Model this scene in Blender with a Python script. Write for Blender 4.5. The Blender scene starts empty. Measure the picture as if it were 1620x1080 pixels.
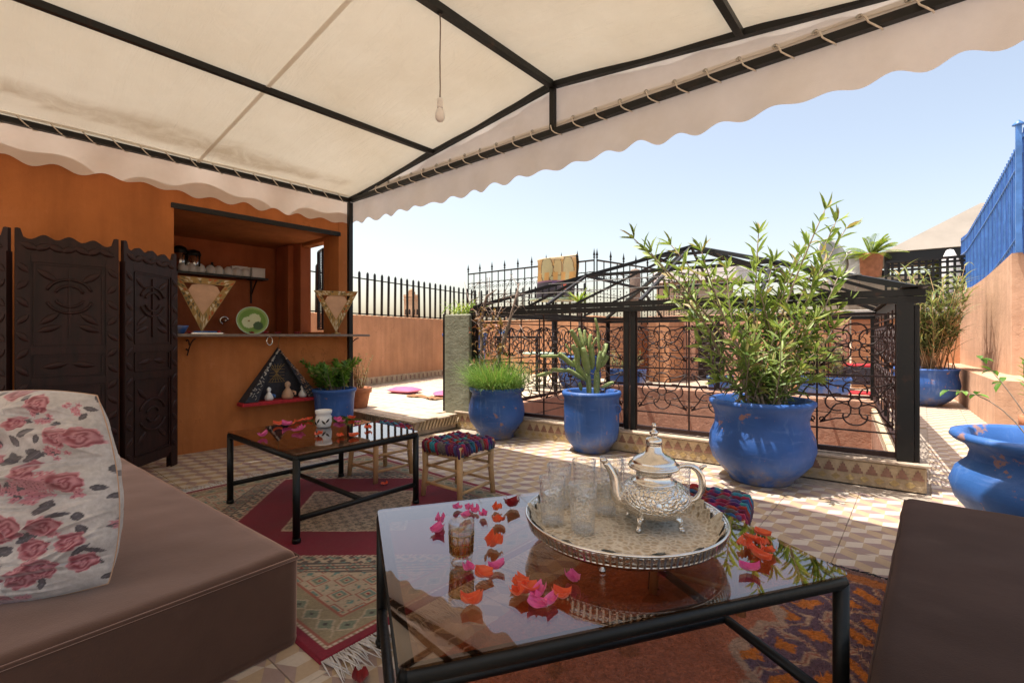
import bpy, math, random
import numpy as np
from mathutils import Vector, Matrix, noise as mnoise
random.seed(7); RNG = np.random.default_rng(11)
PI = math.pi
scene = bpy.context.scene
col = scene.collection

# ------------------------------------------------------------------ camera, sky, sun, exposure
FPX, HOR, CXP, CAMH, YAW = 760.0, 531.0, 810.0, 1.15, math.radians(40.5)
cam = bpy.data.cameras.new('camera'); camo = bpy.data.objects.new('camera', cam); col.objects.link(camo)
cam.sensor_width = 36; cam.lens = FPX/1620*36; cam.shift_y = -(540-HOR)/1620
cam.clip_start = .02; cam.clip_end = 3000
camo.location = (0, 0, CAMH); camo.rotation_euler = (PI/2, 0, YAW)
scene.camera = camo

SUNV = Vector((.25, .15, -1)).normalized()          # direction the light travels
world = bpy.data.worlds.new('World'); scene.world = world; world.use_nodes = True
wn = world.node_tree
sky = wn.nodes.new('ShaderNodeTexSky'); sky.sky_type = 'NISHITA'; sky.sun_disc = False
sky.sun_elevation = math.asin(-SUNV.z); sky.sun_rotation = math.atan2(-SUNV.x, -SUNV.y)
sky.air_density = 1.0; sky.dust_density = 3.4; sky.ozone_density = .5; sky.altitude = 0
bg = wn.nodes['Background']; bg.inputs['Strength'].default_value = .15
tint = wn.nodes.new('ShaderNodeMix'); tint.data_type = 'RGBA'; tint.blend_type = 'MULTIPLY'; tint.inputs[0].default_value = 1; tint.inputs[7].default_value = (.83, .725, .615, 1)   # milky, dusty air
wn.links.new(sky.outputs[0], tint.inputs[6]); wn.links.new(tint.outputs[2], bg.inputs['Color'])
sl = bpy.data.lights.new('sun', 'SUN'); sl.energy = 2.9; sl.angle = math.radians(.53); sl.color = (1, .95, .87)
so = bpy.data.objects.new('sun', sl); col.objects.link(so); so.rotation_euler = SUNV.to_track_quat('-Z', 'Y').to_euler(); so.location = (-3, -2, 12)
scene.view_settings.view_transform = 'Standard'; scene.view_settings.look = 'None'
scene.view_settings.exposure = 1.52; scene.view_settings.gamma = 1.0
scene.render.engine = 'CYCLES'
cy = scene.cycles
cy.max_bounces = 10; cy.diffuse_bounces = 5; cy.glossy_bounces = 5; cy.transmission_bounces = 6; cy.transparent_max_bounces = 24
cy.use_denoising = True; cy.caustics_reflective = False; cy.caustics_refractive = False; cy.sample_clamp_indirect = 6

_c, _s = math.cos(YAW), math.sin(YAW)
def at(px, py, z=0.0):                      # where the line of sight through a photo point meets height z
    l = (px-CXP)/FPX; v = (HOR-py)/FPX; d = (z-CAMH)/v
    return Vector(((_c*l-_s)*d, (_s*l+_c)*d, z))
RIGHT = Vector((_c, _s, 0)); FWD = Vector((-_s, _c, 0))

# ------------------------------------------------------------------ node helpers
class NT:
    def __init__(s, m): s.t = m.node_tree; s.n = s.t.nodes; s.l = s.t.links
    def new(s, typ, **kw):
        n = s.n.new(typ)
        for k, v in kw.items():
            if k == 'ins':
                for kk, vv in v.items(): s.set(n, kk, vv)
            else: setattr(n, k, v)
        return n
    def set(s, n, k, v):
        if hasattr(v, 'links') and hasattr(v, 'is_output'): s.l.new(v, n.inputs[k])
        else: n.inputs[k].default_value = v
    def math(s, op, a, b=0.0, clamp=False):
        n = s.new('ShaderNodeMath', operation=op, use_clamp=clamp); s.set(n, 0, a); s.set(n, 1, b); return n.outputs[0]
    def vm(s, op, a, b=None):
        n = s.new('ShaderNodeVectorMath', operation=op); s.set(n, 0, a)
        if b is not None: s.set(n, 1, b)
        return n
    def mix(s, f, a, b, mode='MIX'):
        n = s.new('ShaderNodeMix', data_type='RGBA', blend_type=mode); s.set(n, 0, f)
        s.set(n, 6, a if not isinstance(a, tuple) else c4(a)); s.set(n, 7, b if not isinstance(b, tuple) else c4(b)); return n.outputs[2]
    def noise(s, scale, detail=4, rough=.55, vec=None, dist=0):
        n = s.new('ShaderNodeTexNoise'); n.inputs['Scale'].default_value = scale; n.inputs['Detail'].default_value = detail
        n.inputs['Roughness'].default_value = rough; n.inputs['Distortion'].default_value = dist
        if vec is not None: s.l.new(vec, n.inputs['Vector'])
        return n
    def ramp(s, f, stops):
        n = s.new('ShaderNodeValToRGB'); e = n.color_ramp.elements
        while len(e) > 1: e.remove(e[-1])
        for i, (p, cc) in enumerate(stops):
            el = e[0] if i == 0 else e.new(p)
            el.position = p; el.color = c4(cc) if isinstance(cc, tuple) else (cc, cc, cc, 1)
        s.l.new(f, n.inputs[0]); return n.outputs[0]
    def bump(s, h, strength=.3, dist=.01, normal=None):
        n = s.new('ShaderNodeBump'); n.inputs['Strength'].default_value = strength; n.inputs['Distance'].default_value = dist
        s.l.new(h, n.inputs['Height'])
        if normal is not None: s.l.new(normal, n.inputs['Normal'])
        return n.outputs[0]
def c4(c): return tuple(c)+(1,) if len(c) == 3 else tuple(c)
def mat(name):
    m = bpy.data.materials.new(name); m.use_nodes = True
    nt = NT(m); return m, nt, nt.n['Principled BSDF']
def P(nt, b, **kw):
    names = dict(col='Base Color', rough='Roughness', metal='Metallic', spec='Specular IOR Level', normal='Normal', sheen='Sheen Weight', coat='Coat Weight')
    for k, v in kw.items():
        if isinstance(v, tuple): v = c4(v)
        nt.set(b, names[k], v)
M = {}
def pos(nt): return nt.new('ShaderNodeNewGeometry').outputs['Position']
def obc(nt): return nt.new('ShaderNodeTexCoord').outputs['Object']

def plain(key, c, rough=.6, metal=0, var=.25, scale=14, bump=.15, bscale=60, spec=.4, dist=.004, vec='o'):
    m, nt, b = mat(key)
    v = obc(nt) if vec == 'o' else pos(nt)
    n = nt.noise(scale, 5, .6, v)
    dark = tuple(x*(1-var) for x in c); lite = tuple(min(1, x*(1+var*.7)) for x in c)
    cc = nt.ramp(n.outputs[0], [(.3, dark), (.7, lite)])
    n2 = nt.noise(bscale, 4, .6, v)
    r = nt.math('ADD', nt.math('MULTIPLY', nt.math('SUBTRACT', n2.outputs[0], .5), .25), rough)
    P(nt, b, col=cc, rough=r, metal=metal, spec=spec)
    if bump: P(nt, b, normal=nt.bump(n2.outputs[0], bump, dist))
    M[key] = m; return m

def plaster(key, c, streak=.25, bump=.35):
    m, nt, b = mat(key); p = pos(nt)
    big = nt.noise(1.3, 6, .62, p)
    mp = nt.new('ShaderNodeMapping'); nt.l.new(p, mp.inputs[0]); mp.inputs['Scale'].default_value = (7, 7, .7)
    st = nt.noise(1, 5, .6, mp.outputs[0])
    fine = nt.noise(38, 6, .65, p); mid = nt.noise(9, 5, .6, p)
    a = nt.ramp(big.outputs[0], [(.28, tuple(x*.78 for x in c)), (.55, c), (.78, tuple(min(1, x*1.2+.02) for x in c))])
    sc = nt.ramp(st.outputs[0], [(.35, .72), (.62, 1.06)])
    a = nt.mix(streak*2, a, nt.mix(1, a, sc, 'MULTIPLY'))
    a = nt.mix(nt.ramp(mid.outputs[0], [(.62, 0.0), (.75, .22)]), a, tuple(min(1, x*1.25+.06) for x in c))
    vo = nt.new('ShaderNodeTexVoronoi', feature='DISTANCE_TO_EDGE'); vo.inputs['Scale'].default_value = .8; dsv = nt.vm('ADD', p, nt.vm('SCALE', nt.noise(2.2, 5, .6, p).outputs['Color']).outputs[0]); nt.l.new(dsv.outputs[0], vo.inputs['Vector'])
    crk = nt.math('MULTIPLY', nt.ramp(vo.outputs['Distance'], [(0.0, 1.0), (.006, 0.0)]), nt.ramp(big.outputs[0], [(.48, 0.0), (.6, .6)]))
    a = nt.mix(crk, a, tuple(x*.45 for x in c))
    h = nt.math('SUBTRACT', nt.math('ADD', nt.math('MULTIPLY', mid.outputs[0], 1.2), nt.math('MULTIPLY', fine.outputs[0], .5)), crk)
    P(nt, b, col=a, rough=.88, spec=.25, normal=nt.bump(h, bump, .02)); M[key] = m

plaster('orange_plaster', (.475, .165, .05)); plaster('rust_plaster', (.42, .125, .05))
plaster('salmon_plaster', (.52, .26, .135)); plaster('peach_plaster', (.56, .345, .225))
plaster('pink_plaster', (.44, .245, .165), bump=.5)
plaster('beige_plaster', (.36, .30, .22)); plaster('grey_plaster', (.40, .38, .34)); plaster('grey_green_plaster', (.24, .25, .19), bump=.6)
plaster('tower_stone', (.50, .33, .21)); plaster('roof_town', (.50, .34, .24))

def metal_black(key, base=(.0075, .007, .0065), rust=.12):
    m, nt, b = mat(key); v = obc(nt)
    n = nt.noise(9, 6, .65, v); f = nt.noise(70, 3, .6, v)
    k = nt.ramp(n.outputs[0], [(.60, 0.0), (.74, rust*4)])
    cc = nt.mix(k, base, (.075, .03, .016))
    P(nt, b, col=cc, rough=nt.math('ADD', nt.math('MULTIPLY', f.outputs[0], .3), .32), spec=.35, normal=nt.bump(f.outputs[0], .2, .003)); M[key] = m
metal_black('black_iron'); metal_black('rust_iron', (.028, .012, .010), .2); metal_black('tube_iron', (.007, .008, .0075), .02)

def canopy():
    m, nt, b = mat('canvas'); v = pos(nt)
    n = nt.noise(1.1, 5, .6, v); f = nt.noise(260, 2, .5, v)
    w = nt.noise(4.5, 5, .6, v, 1.2)
    c0 = nt.ramp(n.outputs[0], [(.3, (.735, .665, .525)), (.7, (.835, .785, .655))])
    at_ = nt.new('ShaderNodeAttribute', attribute_name='stain')
    k = nt.math('MULTIPLY', at_.outputs['Fac'], nt.ramp(w.outputs[0], [(.30, .35), (.6, 1.0)]))
    c0 = nt.mix(k, c0, (.40, .29, .17))
    mp = nt.new('ShaderNodeMapping'); nt.l.new(v, mp.inputs[0]); mp.inputs['Scale'].default_value = (1.2, 9, 1); mp.inputs['Rotation'].default_value = (0, 0, .25)
    wr_ = nt.noise(1, 5, .6, mp.outputs[0], 1.0)
    bm = nt.bump(nt.math('ADD', nt.math('MULTIPLY', f.outputs[0], .12), nt.math('ADD', w.outputs[0], nt.math('MULTIPLY', wr_.outputs[0], 1.3))), .4, .03)
    d = nt.new('ShaderNodeBsdfDiffuse'); t = nt.new('ShaderNodeBsdfTranslucent')
    for x in (d, t): nt.l.new(c0, x.inputs['Color']); nt.l.new(bm, x.inputs['Normal'])
    mx = nt.new('ShaderNodeMixShader'); mx.inputs[0].default_value = .128
    nt.l.new(d.outputs[0], mx.inputs[1]); nt.l.new(t.outputs[0], mx.inputs[2])
    nt.l.new(mx.outputs[0], nt.n['Material Output'].inputs[0]); M['canvas'] = m
canopy()
def valance_mat():
    m, nt, b = mat('valance_canvas'); v = pos(nt)
    n = nt.noise(2.1, 5, .65, v); f = nt.noise(260, 2, .5, v)
    c0 = nt.ramp(n.outputs[0], [(.3, (.76, .70, .62)), (.7, (.88, .83, .765))])
    d = nt.new('ShaderNodeBsdfDiffuse'); t = nt.new('ShaderNodeBsdfTranslucent')
    bm = nt.bump(nt.math('ADD', nt.math('MULTIPLY', f.outputs[0], .2), n.outputs[0]), .25, .02)
    for x in (d, t): nt.l.new(c0, x.inputs['Color']); nt.l.new(bm, x.inputs['Normal'])
    mx = nt.new('ShaderNodeMixShader'); mx.inputs[0].default_value = .42
    nt.l.new(d.outputs[0], mx.inputs[1]); nt.l.new(t.outputs[0], mx.inputs[2])
    nt.l.new(mx.outputs[0], nt.n['Material Output'].inputs[0]); M['valance_canvas'] = m
valance_mat()

def blue_pot(key, c=(.026, .098, .34), chip=.615):
    m, nt, b = mat(key); v = obc(nt)
    n = nt.noise(3.2, 5, .6, v); s2 = nt.noise(7.5, 8, .7, v); f = nt.noise(46, 5, .6, v)
    cc = nt.ramp(n.outputs[0], [(.3, tuple(x*.72 for x in c)), (.7, tuple(x*1.15 for x in c))])
    k = nt.ramp(s2.outputs[0], [(chip, 0.0), (chip+.025, .8)])
    cc = nt.mix(k, cc, (.33, .17, .10))
    mp = nt.new('ShaderNodeMapping'); nt.l.new(v, mp.inputs[0]); mp.inputs['Scale'].default_value = (5, 5, 26)
    sc = nt.noise(1, 4, .6, mp.outputs[0])
    cc = nt.mix(nt.ramp(sc.outputs[0], [(.58, 0.0), (.75, .28)]), cc, (.16, .25, .55))
    mp2 = nt.new('ShaderNodeMapping'); nt.l.new(v, mp2.inputs[0]); mp2.inputs['Scale'].default_value = (13, 13, 1.6)
    dr = nt.noise(1, 5, .65, mp2.outputs[0]); cc = nt.mix(nt.ramp(dr.outputs[0], [(.56, 0.0), (.68, .38)]), cc, (.17, .26, .46))
    sz = nt.new('ShaderNodeSeparateXYZ'); nt.l.new(v, sz.inputs[0])
    lowm = nt.math('MULTIPLY', nt.ramp(sz.outputs[2], [(.02, 1.0), (.22, 0.0)]), nt.ramp(s2.outputs[0], [(.42, 0.0), (.6, .75)]))
    cc = nt.mix(lowm, cc, (.24, .20, .16))
    r = nt.math('ADD', nt.math('MULTIPLY', f.outputs[0], .35), nt.math('ADD', .24, nt.math('MULTIPLY', dr.outputs[0], .25)))
    h = nt.math('ADD', f.outputs[0], nt.math('MULTIPLY', sc.outputs[0], 1.5))
    P(nt, b, col=cc, rough=r, spec=.45, normal=nt.bump(h, .16, .006)); M[key] = m
blue_pot('blue_glaze'); blue_pot('blue_worn', (.03, .115, .36), .60)
plain('terracotta', (.42, .17, .085), .85, var=.3, scale=8, bump=.3)
plain('soil', (.055, .035, .022), .95, var=.5, scale=40, bump=.8, dist=.02)
plain('blue_metal', (.07, .20, .52), .42, var=.3, scale=5, bump=.15)
plain('blue_metal_dark', (.05, .14, .44), .45, var=.35, scale=3)
plain('light_wood', (.56, .35, .17), .6, var=.25, scale=9, bump=.2, bscale=45)
plain('grey_wood', (.20, .15, .12), .7, var=.35, scale=12, bump=.3)
plain('white_ceramic', (.78, .77, .75), .25, var=.05, bump=0)
plain('white_plastic', (.82, .81, .80), .4, var=.05, bump=0)
plain('chrome', (.75, .74, .72), .15, metal=1, var=.05, bump=0)
plain('black_plastic', (.01, .01, .01), .35, var=.1, bump=0)
plain('red_cloth', (.42, .02, .03), .85, var=.3, scale=30, bump=.3)
plain('pink_cloth', (.60, .10, .26), .9, var=.2, scale=25, bump=.3)
plain('rag_brown', (.26, .13, .06), .95, var=.4, scale=25, bump=.5)
plain('dry_leaf', (.36, .17, .05), .8, var=.4, scale=20, bump=0)
plain('bark', (.30, .235, .18), .9, var=.4, scale=30, bump=.5)
plain('bark_grey', (.24, .18, .145), .9, var=.4, scale=25, bump=.5)
plain('rope', (.72, .66, .57), .85, var=.1, bump=.2, bscale=300)
plain('eyelet', (.55, .52, .45), .35, metal=.9, var=.1, bump=0)
plain('bare_white', (.70, .68, .66), .7, var=.15, scale=5)
plain('tent_beige', (.23, .205, .175), .9, var=.12, scale=2)
plain('dish_grey', (.36, .355, .34), .5, var=.1)
plain('dark_void', (.02, .014, .012), .9, var=.2)
plain('slate_cloth', (.035, .035, .045), .9, var=.3, scale=20)
plain('green_table', (.42, .55, .42), .35, var=.1)
plain('stone_block', (.52, .40, .27), .9, var=.25, scale=20, bump=.5)
plain('cement_edge', (.46, .36, .27), .9, var=.3, scale=15, bump=.5)
plain('far_ground', (.34, .25, .18), .95, var=.3, scale=.2, vec='p')
plain('brass', (.30, .19, .07), .4, metal=.6, var=.2, bump=.2)
plain('parchment', (.55, .34, .22), .7, var=.15, bump=.1)

def leafmat(key, c1, c2, trans=.35, rough=.45):
    m, nt, b = mat(key)
    a = nt.new('ShaderNodeAttribute', attribute_name='rnd'); 
    cc = nt.ramp(a.outputs['Fac'], [(0, c1), (.92, c2), (.97, (.42, .33, .15))])
    P(nt, b, col=cc, rough=rough, spec=.4)
    t = nt.new('ShaderNodeBsdfTranslucent'); nt.l.new(nt.mix(1, cc, (1.0, 1.0, .55), 'MULTIPLY'), t.inputs[0])
    mx = nt.new('ShaderNodeMixShader'); mx.inputs[0].default_value = trans
    nt.l.new(b.outputs[0], mx.inputs[1]); nt.l.new(t.outputs[0], mx.inputs[2]); nt.l.new(mx.outputs[0], nt.n['Material Output'].inputs[0]); M[key] = m
leafmat('oleander_leaf', (.085, .16, .035), (.34, .43, .13), .4); leafmat('grass_leaf', (.10, .22, .045), (.27, .42, .12))
leafmat('herb_leaf', (.07, .18, .02), (.20, .36, .06)); leafmat('bamboo_leaf', (.11, .17, .06), (.33, .35, .16))
leafmat('palm_leaf', (.12, .22, .03), (.34, .42, .08)); leafmat('dry_twig', (.22, .12, .06), (.40, .26, .13), .1)
leafmat('vine_leaf', (.16, .05, .03), (.30, .20, .07), .2)

def cactus_mat():
    m, nt, b = mat('cactus_skin'); v = obc(nt)
    n = nt.noise(6, 4, .6, v); vo = nt.new('ShaderNodeTexVoronoi'); vo.inputs['Scale'].default_value = 38; nt.l.new(v, vo.inputs['Vector'])
    cc = nt.ramp(n.outputs[0], [(.3, (.13, .20, .055)), (.7, (.30, .36, .14))])
    cc = nt.mix(nt.ramp(vo.outputs['Distance'], [(.10, .75), (.2, 0.0)]), cc, (.55, .50, .30))
    P(nt, b, col=cc, rough=.55, normal=nt.bump(vo.outputs['Distance'], .4, .006)); M['cactus_skin'] = m
cactus_mat()

def petal_mat(key, c1, c2):
    m, nt, b = mat(key); v = obc(nt)
    mp = nt.new('ShaderNodeMapping'); nt.l.new(v, mp.inputs[0]); mp.inputs['Scale'].default_value = (120, 25, 25)
    n = nt.noise(1, 4, .6, mp.outputs[0])
    cc = nt.ramp(n.outputs[0], [(.3, c1), (.75, c2)])
    P(nt, b, col=cc, rough=.5, spec=.3, sheen=.3, normal=nt.bump(n.outputs[0], .25, .002))
    t = nt.new('ShaderNodeBsdfTranslucent'); nt.l.new(cc, t.inputs[0])
    mx = nt.new('ShaderNodeMixShader'); mx.inputs[0].default_value = .3
    nt.l.new(b.outputs[0], mx.inputs[1]); nt.l.new(t.outputs[0], mx.inputs[2]); nt.l.new(mx.outputs[0], nt.n['Material Output'].inputs[0]); M[key] = m
petal_mat('petal_pink', (.72, .035, .24), (.95, .22, .48)); petal_mat('petal_orange', (.80, .06, .012), (.95, .20, .07)); petal_mat('petal_dark', (.20, .006, .010), (.34, .012, .016))

def velvet(key, c, spot=.5, sheen=.3):
    m, nt, b = mat(key); v = pos(nt)
    n = nt.noise(2.2, 5, .6, v); f = nt.noise(220, 2, .6, v); st = nt.noise(2.6, 3, .5, v, .8)
    cc = nt.ramp(n.outputs[0], [(.3, tuple(x*.8 for x in c)), (.7, tuple(x*1.2 for x in c))])
    cc = nt.mix(nt.ramp(st.outputs[0], [(.62, 0.0), (.78, spot)]), cc, tuple(min(1, x*1.7+.01) for x in c))
    P(nt, b, col=cc, rough=.92, spec=.08, sheen=sheen, normal=nt.bump(nt.math('ADD', nt.math('MULTIPLY', f.outputs[0], .25), nt.math('ADD', nt.math('MULTIPLY', n.outputs[0], 1.5), nt.math('MULTIPLY', st.outputs[0], .6))), .16, .02))
    b.inputs['Sheen Roughness'].default_value = .5; b.inputs['Sheen Tint'].default_value = (.96, .64, .50, 1); M[key] = m
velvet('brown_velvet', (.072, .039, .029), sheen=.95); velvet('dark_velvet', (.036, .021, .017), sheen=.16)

def carved():
    m, nt, b = mat('carved_wood'); v = obc(nt)
    mp = nt.new('ShaderNodeMapping'); nt.l.new(v, mp.inputs[0]); mp.inputs['Scale'].default_value = (22, 22, 2.2)
    n = nt.noise(1.5, 5, .6, mp.outputs[0]); d = nt.noise(4, 4, .6, v)
    cc = nt.ramp(n.outputs[0], [(.3, (.012, .0050, .0042)), (.7, (.034, .0115, .0095))])
    cc = nt.mix(nt.ramp(d.outputs[0], [(.55, 0.0), (.75, .5)]), cc, (.070, .014, .012))
    P(nt, b, col=cc, rough=.45, spec=.28, normal=nt.bump(n.outputs[0], .25, .004)); M['carved_wood'] = m
carved()

def vcol(key, rough=.9, bump=.4, bscale=400, sheen=.1, dist=.004, spec=.15):
    m, nt, b = mat(key); a = nt.new('ShaderNodeAttribute', attribute_name='Col')
    n = nt.noise(bscale, 2, .6, obc(nt)); n2 = nt.noise(5, 4, .6, obc(nt))
    cc = nt.mix(nt.ramp(n2.outputs[0], [(.3, .22), (.7, 0.0)]), a.outputs['Color'], (.10, .07, .05))
    cc = nt.mix(nt.ramp(n.outputs[0], [(.35, .35), (.65, 0.0)]), cc, nt.mix(1, cc, (.45, .42, .40), 'MULTIPLY'))
    P(nt, b, col=cc, rough=rough, sheen=sheen, spec=spec, normal=nt.bump(n.outputs[0], bump, dist)); M[key] = m
vcol('rug_weave'); vcol('shag_weave', bscale=160, bump=.7, dist=.012); vcol('printed_velvet', rough=.5, bump=.3, bscale=55, sheen=.4, dist=.006, spec=.3); vcol('woven_seat', bscale=120, bump=.5); vcol('painted_tex', bscale=200, bump=.2, rough=.6)

def glass_sheet(key, tint, rough=.015, f0=.045, pw=5.0):
    m, nt, b = mat(key)
    lw = nt.new('ShaderNodeLayerWeight'); lw.inputs['Blend'].default_value = .5
    fac = nt.math('ADD', nt.math('MULTIPLY', nt.math('POWER', lw.outputs['Facing'], pw), 1-f0), f0)
    g = nt.new('ShaderNodeBsdfGlossy'); g.inputs['Roughness'].default_value = rough; g.inputs['Color'].default_value = (.95, .95, .97, 1)
    t = nt.new('ShaderNodeBsdfTransparent'); t.inputs['Color'].default_value = c4(tint)
    mx = nt.new('ShaderNodeMixShader'); nt.l.new(fac, mx.inputs[0]); nt.l.new(t.outputs[0], mx.inputs[1]); nt.l.new(g.outputs[0], mx.inputs[2])
    nt.l.new(mx.outputs[0], nt.n['Material Output'].inputs[0]); M[key] = m; return m, nt, lw, g
glass_sheet('smoked_glass', (.72, .56, .43), f0=.07, pw=3.6)
def cut_glass(key, tint, sc=90, frost=.055):
    m, nt, fr, g = glass_sheet(key, tint, .03, f0=.08, pw=4)
    vo = nt.new('ShaderNodeTexVoronoi'); vo.inputs['Scale'].default_value = sc; nt.l.new(obc(nt), vo.inputs['Vector'])
    bp = nt.bump(vo.outputs['Distance'], .5, .006); nt.l.new(bp, fr.inputs['Normal']); nt.l.new(bp, g.inputs['Normal'])
    ve = nt.new('ShaderNodeTexVoronoi', feature='DISTANCE_TO_EDGE'); ve.inputs['Scale'].default_value = 70; nt.l.new(obc(nt), ve.inputs['Vector'])
    df = nt.new('ShaderNodeBsdfTranslucent'); df.inputs[0].default_value = (.95, .95, .94, 1); dd = nt.new('ShaderNodeBsdfDiffuse'); dd.inputs[0].default_value = (.95, .95, .94, 1)
    ad = nt.new('ShaderNodeMixShader'); nt.l.new(df.outputs[0], ad.inputs[1]); nt.l.new(dd.outputs[0], ad.inputs[2])
    out = nt.n['Material Output']; src = out.inputs[0].links[0].from_socket; mx = nt.new('ShaderNodeMixShader'); nt.l.new(nt.ramp(ve.outputs['Distance'], [(.03, frost*3.2), (.10, frost*.3)]), mx.inputs[0]); nt.l.new(src, mx.inputs[1]); nt.l.new(ad.outputs[0], mx.inputs[2]); nt.l.new(mx.outputs[0], out.inputs[0])
cut_glass('cut_glass', (.985, .988, .985)); cut_glass('amber_glass', (.88, .68, .30), 30, .01); glass_sheet('clear_glass', (.97, .975, .97), f0=.10, pw=4); glass_sheet('tea', (.86, .66, .28))

def silver(key, scale, strength):
    m, nt, b = mat(key); v = obc(nt)
    vo = nt.new('ShaderNodeTexVoronoi', feature='DISTANCE_TO_EDGE'); vo.inputs['Scale'].default_value = scale; nt.l.new(v, vo.inputs['Vector'])
    wv = nt.new('ShaderNodeTexWave', wave_type='RINGS'); wv.inputs['Scale'].default_value = scale*.35; wv.inputs['Distortion'].default_value = 9; wv.inputs['Detail'].default_value = 2; nt.l.new(v, wv.inputs['Vector'])
    n = nt.noise(18, 4, .6, v)
    h = nt.math('ADD', nt.ramp(vo.outputs['Distance'], [(0, 0.0), (.10, 1.0)]), nt.math('MULTIPLY', wv.outputs[0], .7))
    cc = nt.mix(nt.ramp(h, [(.2, .55), (.9, 0.0)]), (.80, .765, .70), (.33, .27, .20)) if strength > .1 else nt.ramp(n.outputs[0], [(.3, (.66, .61, .54)), (.7, (.84, .81, .76))])
    P(nt, b, col=cc, metal=1.0, rough=nt.math('ADD', nt.math('MULTIPLY', n.outputs[0], .2), .12), normal=nt.bump(h, strength, .004)); M[key] = m
silver('silver_plain', 20, .03); silver('silver_engraved', 75, .6); silver('silver_tray', 60, .3)

def lace():
    m, nt, b = mat('lace_cloth'); v = obc(nt)
    vo = nt.new('ShaderNodeTexVoronoi', feature='DISTANCE_TO_EDGE'); vo.inputs['Scale'].default_value = 52; nt.l.new(v, vo.inputs['Vector'])
    n = nt.noise(30, 4, .6, v)
    cc = nt.ramp(vo.outputs['Distance'], [(.03, (.84, .76, .62)), (.25, (.58, .47, .33))])
    cc = nt.mix(nt.ramp(n.outputs[0], [(.4, 0.0), (.7, .35)]), cc, (.42, .31, .19))
    P(nt, b, col=cc, rough=.9, normal=nt.bump(nt.math('SUBTRACT', n.outputs[0], vo.outputs['Distance']), .8, .01)); M['lace_cloth'] = m
lace()

def floor_tile(key, cols, cell=.2, dirt=.35):
    m, nt, b = mat(key); p = pos(nt)
    sp = nt.vm('MULTIPLY', p, (1/cell, 1/cell, 0)).outputs[0]; sp = nt.vm('ADD', sp, (1000.25, 1000*math.sqrt(3)+.1, 0)).outputs[0]
    oi0 = nt.new('ShaderNodeObjectInfo'); kk = nt.math('GREATER_THAN', oi0.outputs['Random'], .8); cmb = nt.new('ShaderNodeCombineXYZ'); nt.l.new(nt.math('MULTIPLY', kk, .43), cmb.inputs[0]); nt.l.new(nt.math('MULTIPLY', kk, .66), cmb.inputs[1]); sp = nt.vm('ADD', sp, cmb.outputs[0]).outputs[0]
    r = (1, math.sqrt(3), 1); h = (.5, math.sqrt(3)/2, 0)
    a = nt.vm('SUBTRACT', nt.vm('MODULO', sp, r).outputs[0], h).outputs[0]
    bb = nt.vm('SUBTRACT', nt.vm('MODULO', nt.vm('SUBTRACT', sp, h).outputs[0], r).outputs[0], h).outputs[0]
    def flat(x): return nt.vm('MULTIPLY', x, (1, 1, 0)).outputs[0]
    a, bb = flat(a), flat(bb)
    k = nt.math('LESS_THAN', nt.vm('LENGTH', a).outputs['Value'], nt.vm('LENGTH', bb).outputs['Value'])
    mv = nt.new('ShaderNodeMix', data_type='VECTOR'); nt.set(mv, 0, k); nt.l.new(bb, mv.inputs[4]); nt.l.new(a, mv.inputs[5]); g = mv.outputs[1]
    def dot(ang): return nt.vm('DOT_PRODUCT', g, (math.cos(ang), math.sin(ang), 0)).outputs['Value']
    A0 = math.radians(30)
    d0, d1, d2 = dot(A0), dot(A0+2*PI/3), dot(A0+4*PI/3)
    k1 = nt.math('GREATER_THAN', d1, nt.math('MAXIMUM', d0, d2)); k2 = nt.math('GREATER_THAN', d2, nt.math('MAXIMUM', d0, d1))
    cc = nt.mix(k2, nt.mix(k1, cols[0], cols[1]), cols[2])
    n = nt.noise(3, 6, .65, p); f = nt.noise(60, 5, .65, p); n3 = nt.noise(.9, 5, .65, p)
    oi = nt.new('ShaderNodeObjectInfo')
    cc = nt.mix(nt.math('MULTIPLY', oi.outputs['Random'], .22), cc, (.40, .31, .23))
    cc = nt.mix(nt.ramp(n.outputs[0], [(.42, 0.0), (.72, dirt)]), cc, (.36, .27, .19))
    cc = nt.mix(nt.ramp(n3.outputs[0], [(.5, 0.0), (.7, dirt)]), cc, (.50, .41, .32))
    cc = nt.mix(nt.ramp(f.outputs[0], [(.3, .3), (.6, 0.0)]), cc, nt.mix(1, cc, (.7, .66, .62), 'MULTIPLY'))
    P(nt, b, col=cc, rough=nt.math('ADD', nt.math('MULTIPLY', n.outputs[0], .35), .3), spec=.4, normal=nt.bump(f.outputs[0], .15, .002)); M[key] = m
floor_tile('patterned_tile', ((.46, .335, .20), (.62, .55, .455), (.30, .205, .195)), .148)
plain('grout', (.36, .30, .24), .95, var=.3, scale=20, vec='p')
plain('pale_tile', (.56, .46, .34), .6, var=.22, scale=5, bump=.2, vec='p')
plain('merlon_tile', (.25, .135, .095), .6, var=.35, scale=30, bump=.2)
plain('diamond_tile', (.46, .33, .15), .6, var=.3, scale=30, bump=.2)
plain('curb_cement', (.50, .385, .25), .9, var=.28, scale=9, bump=.6, dist=.01, vec='p')

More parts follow.
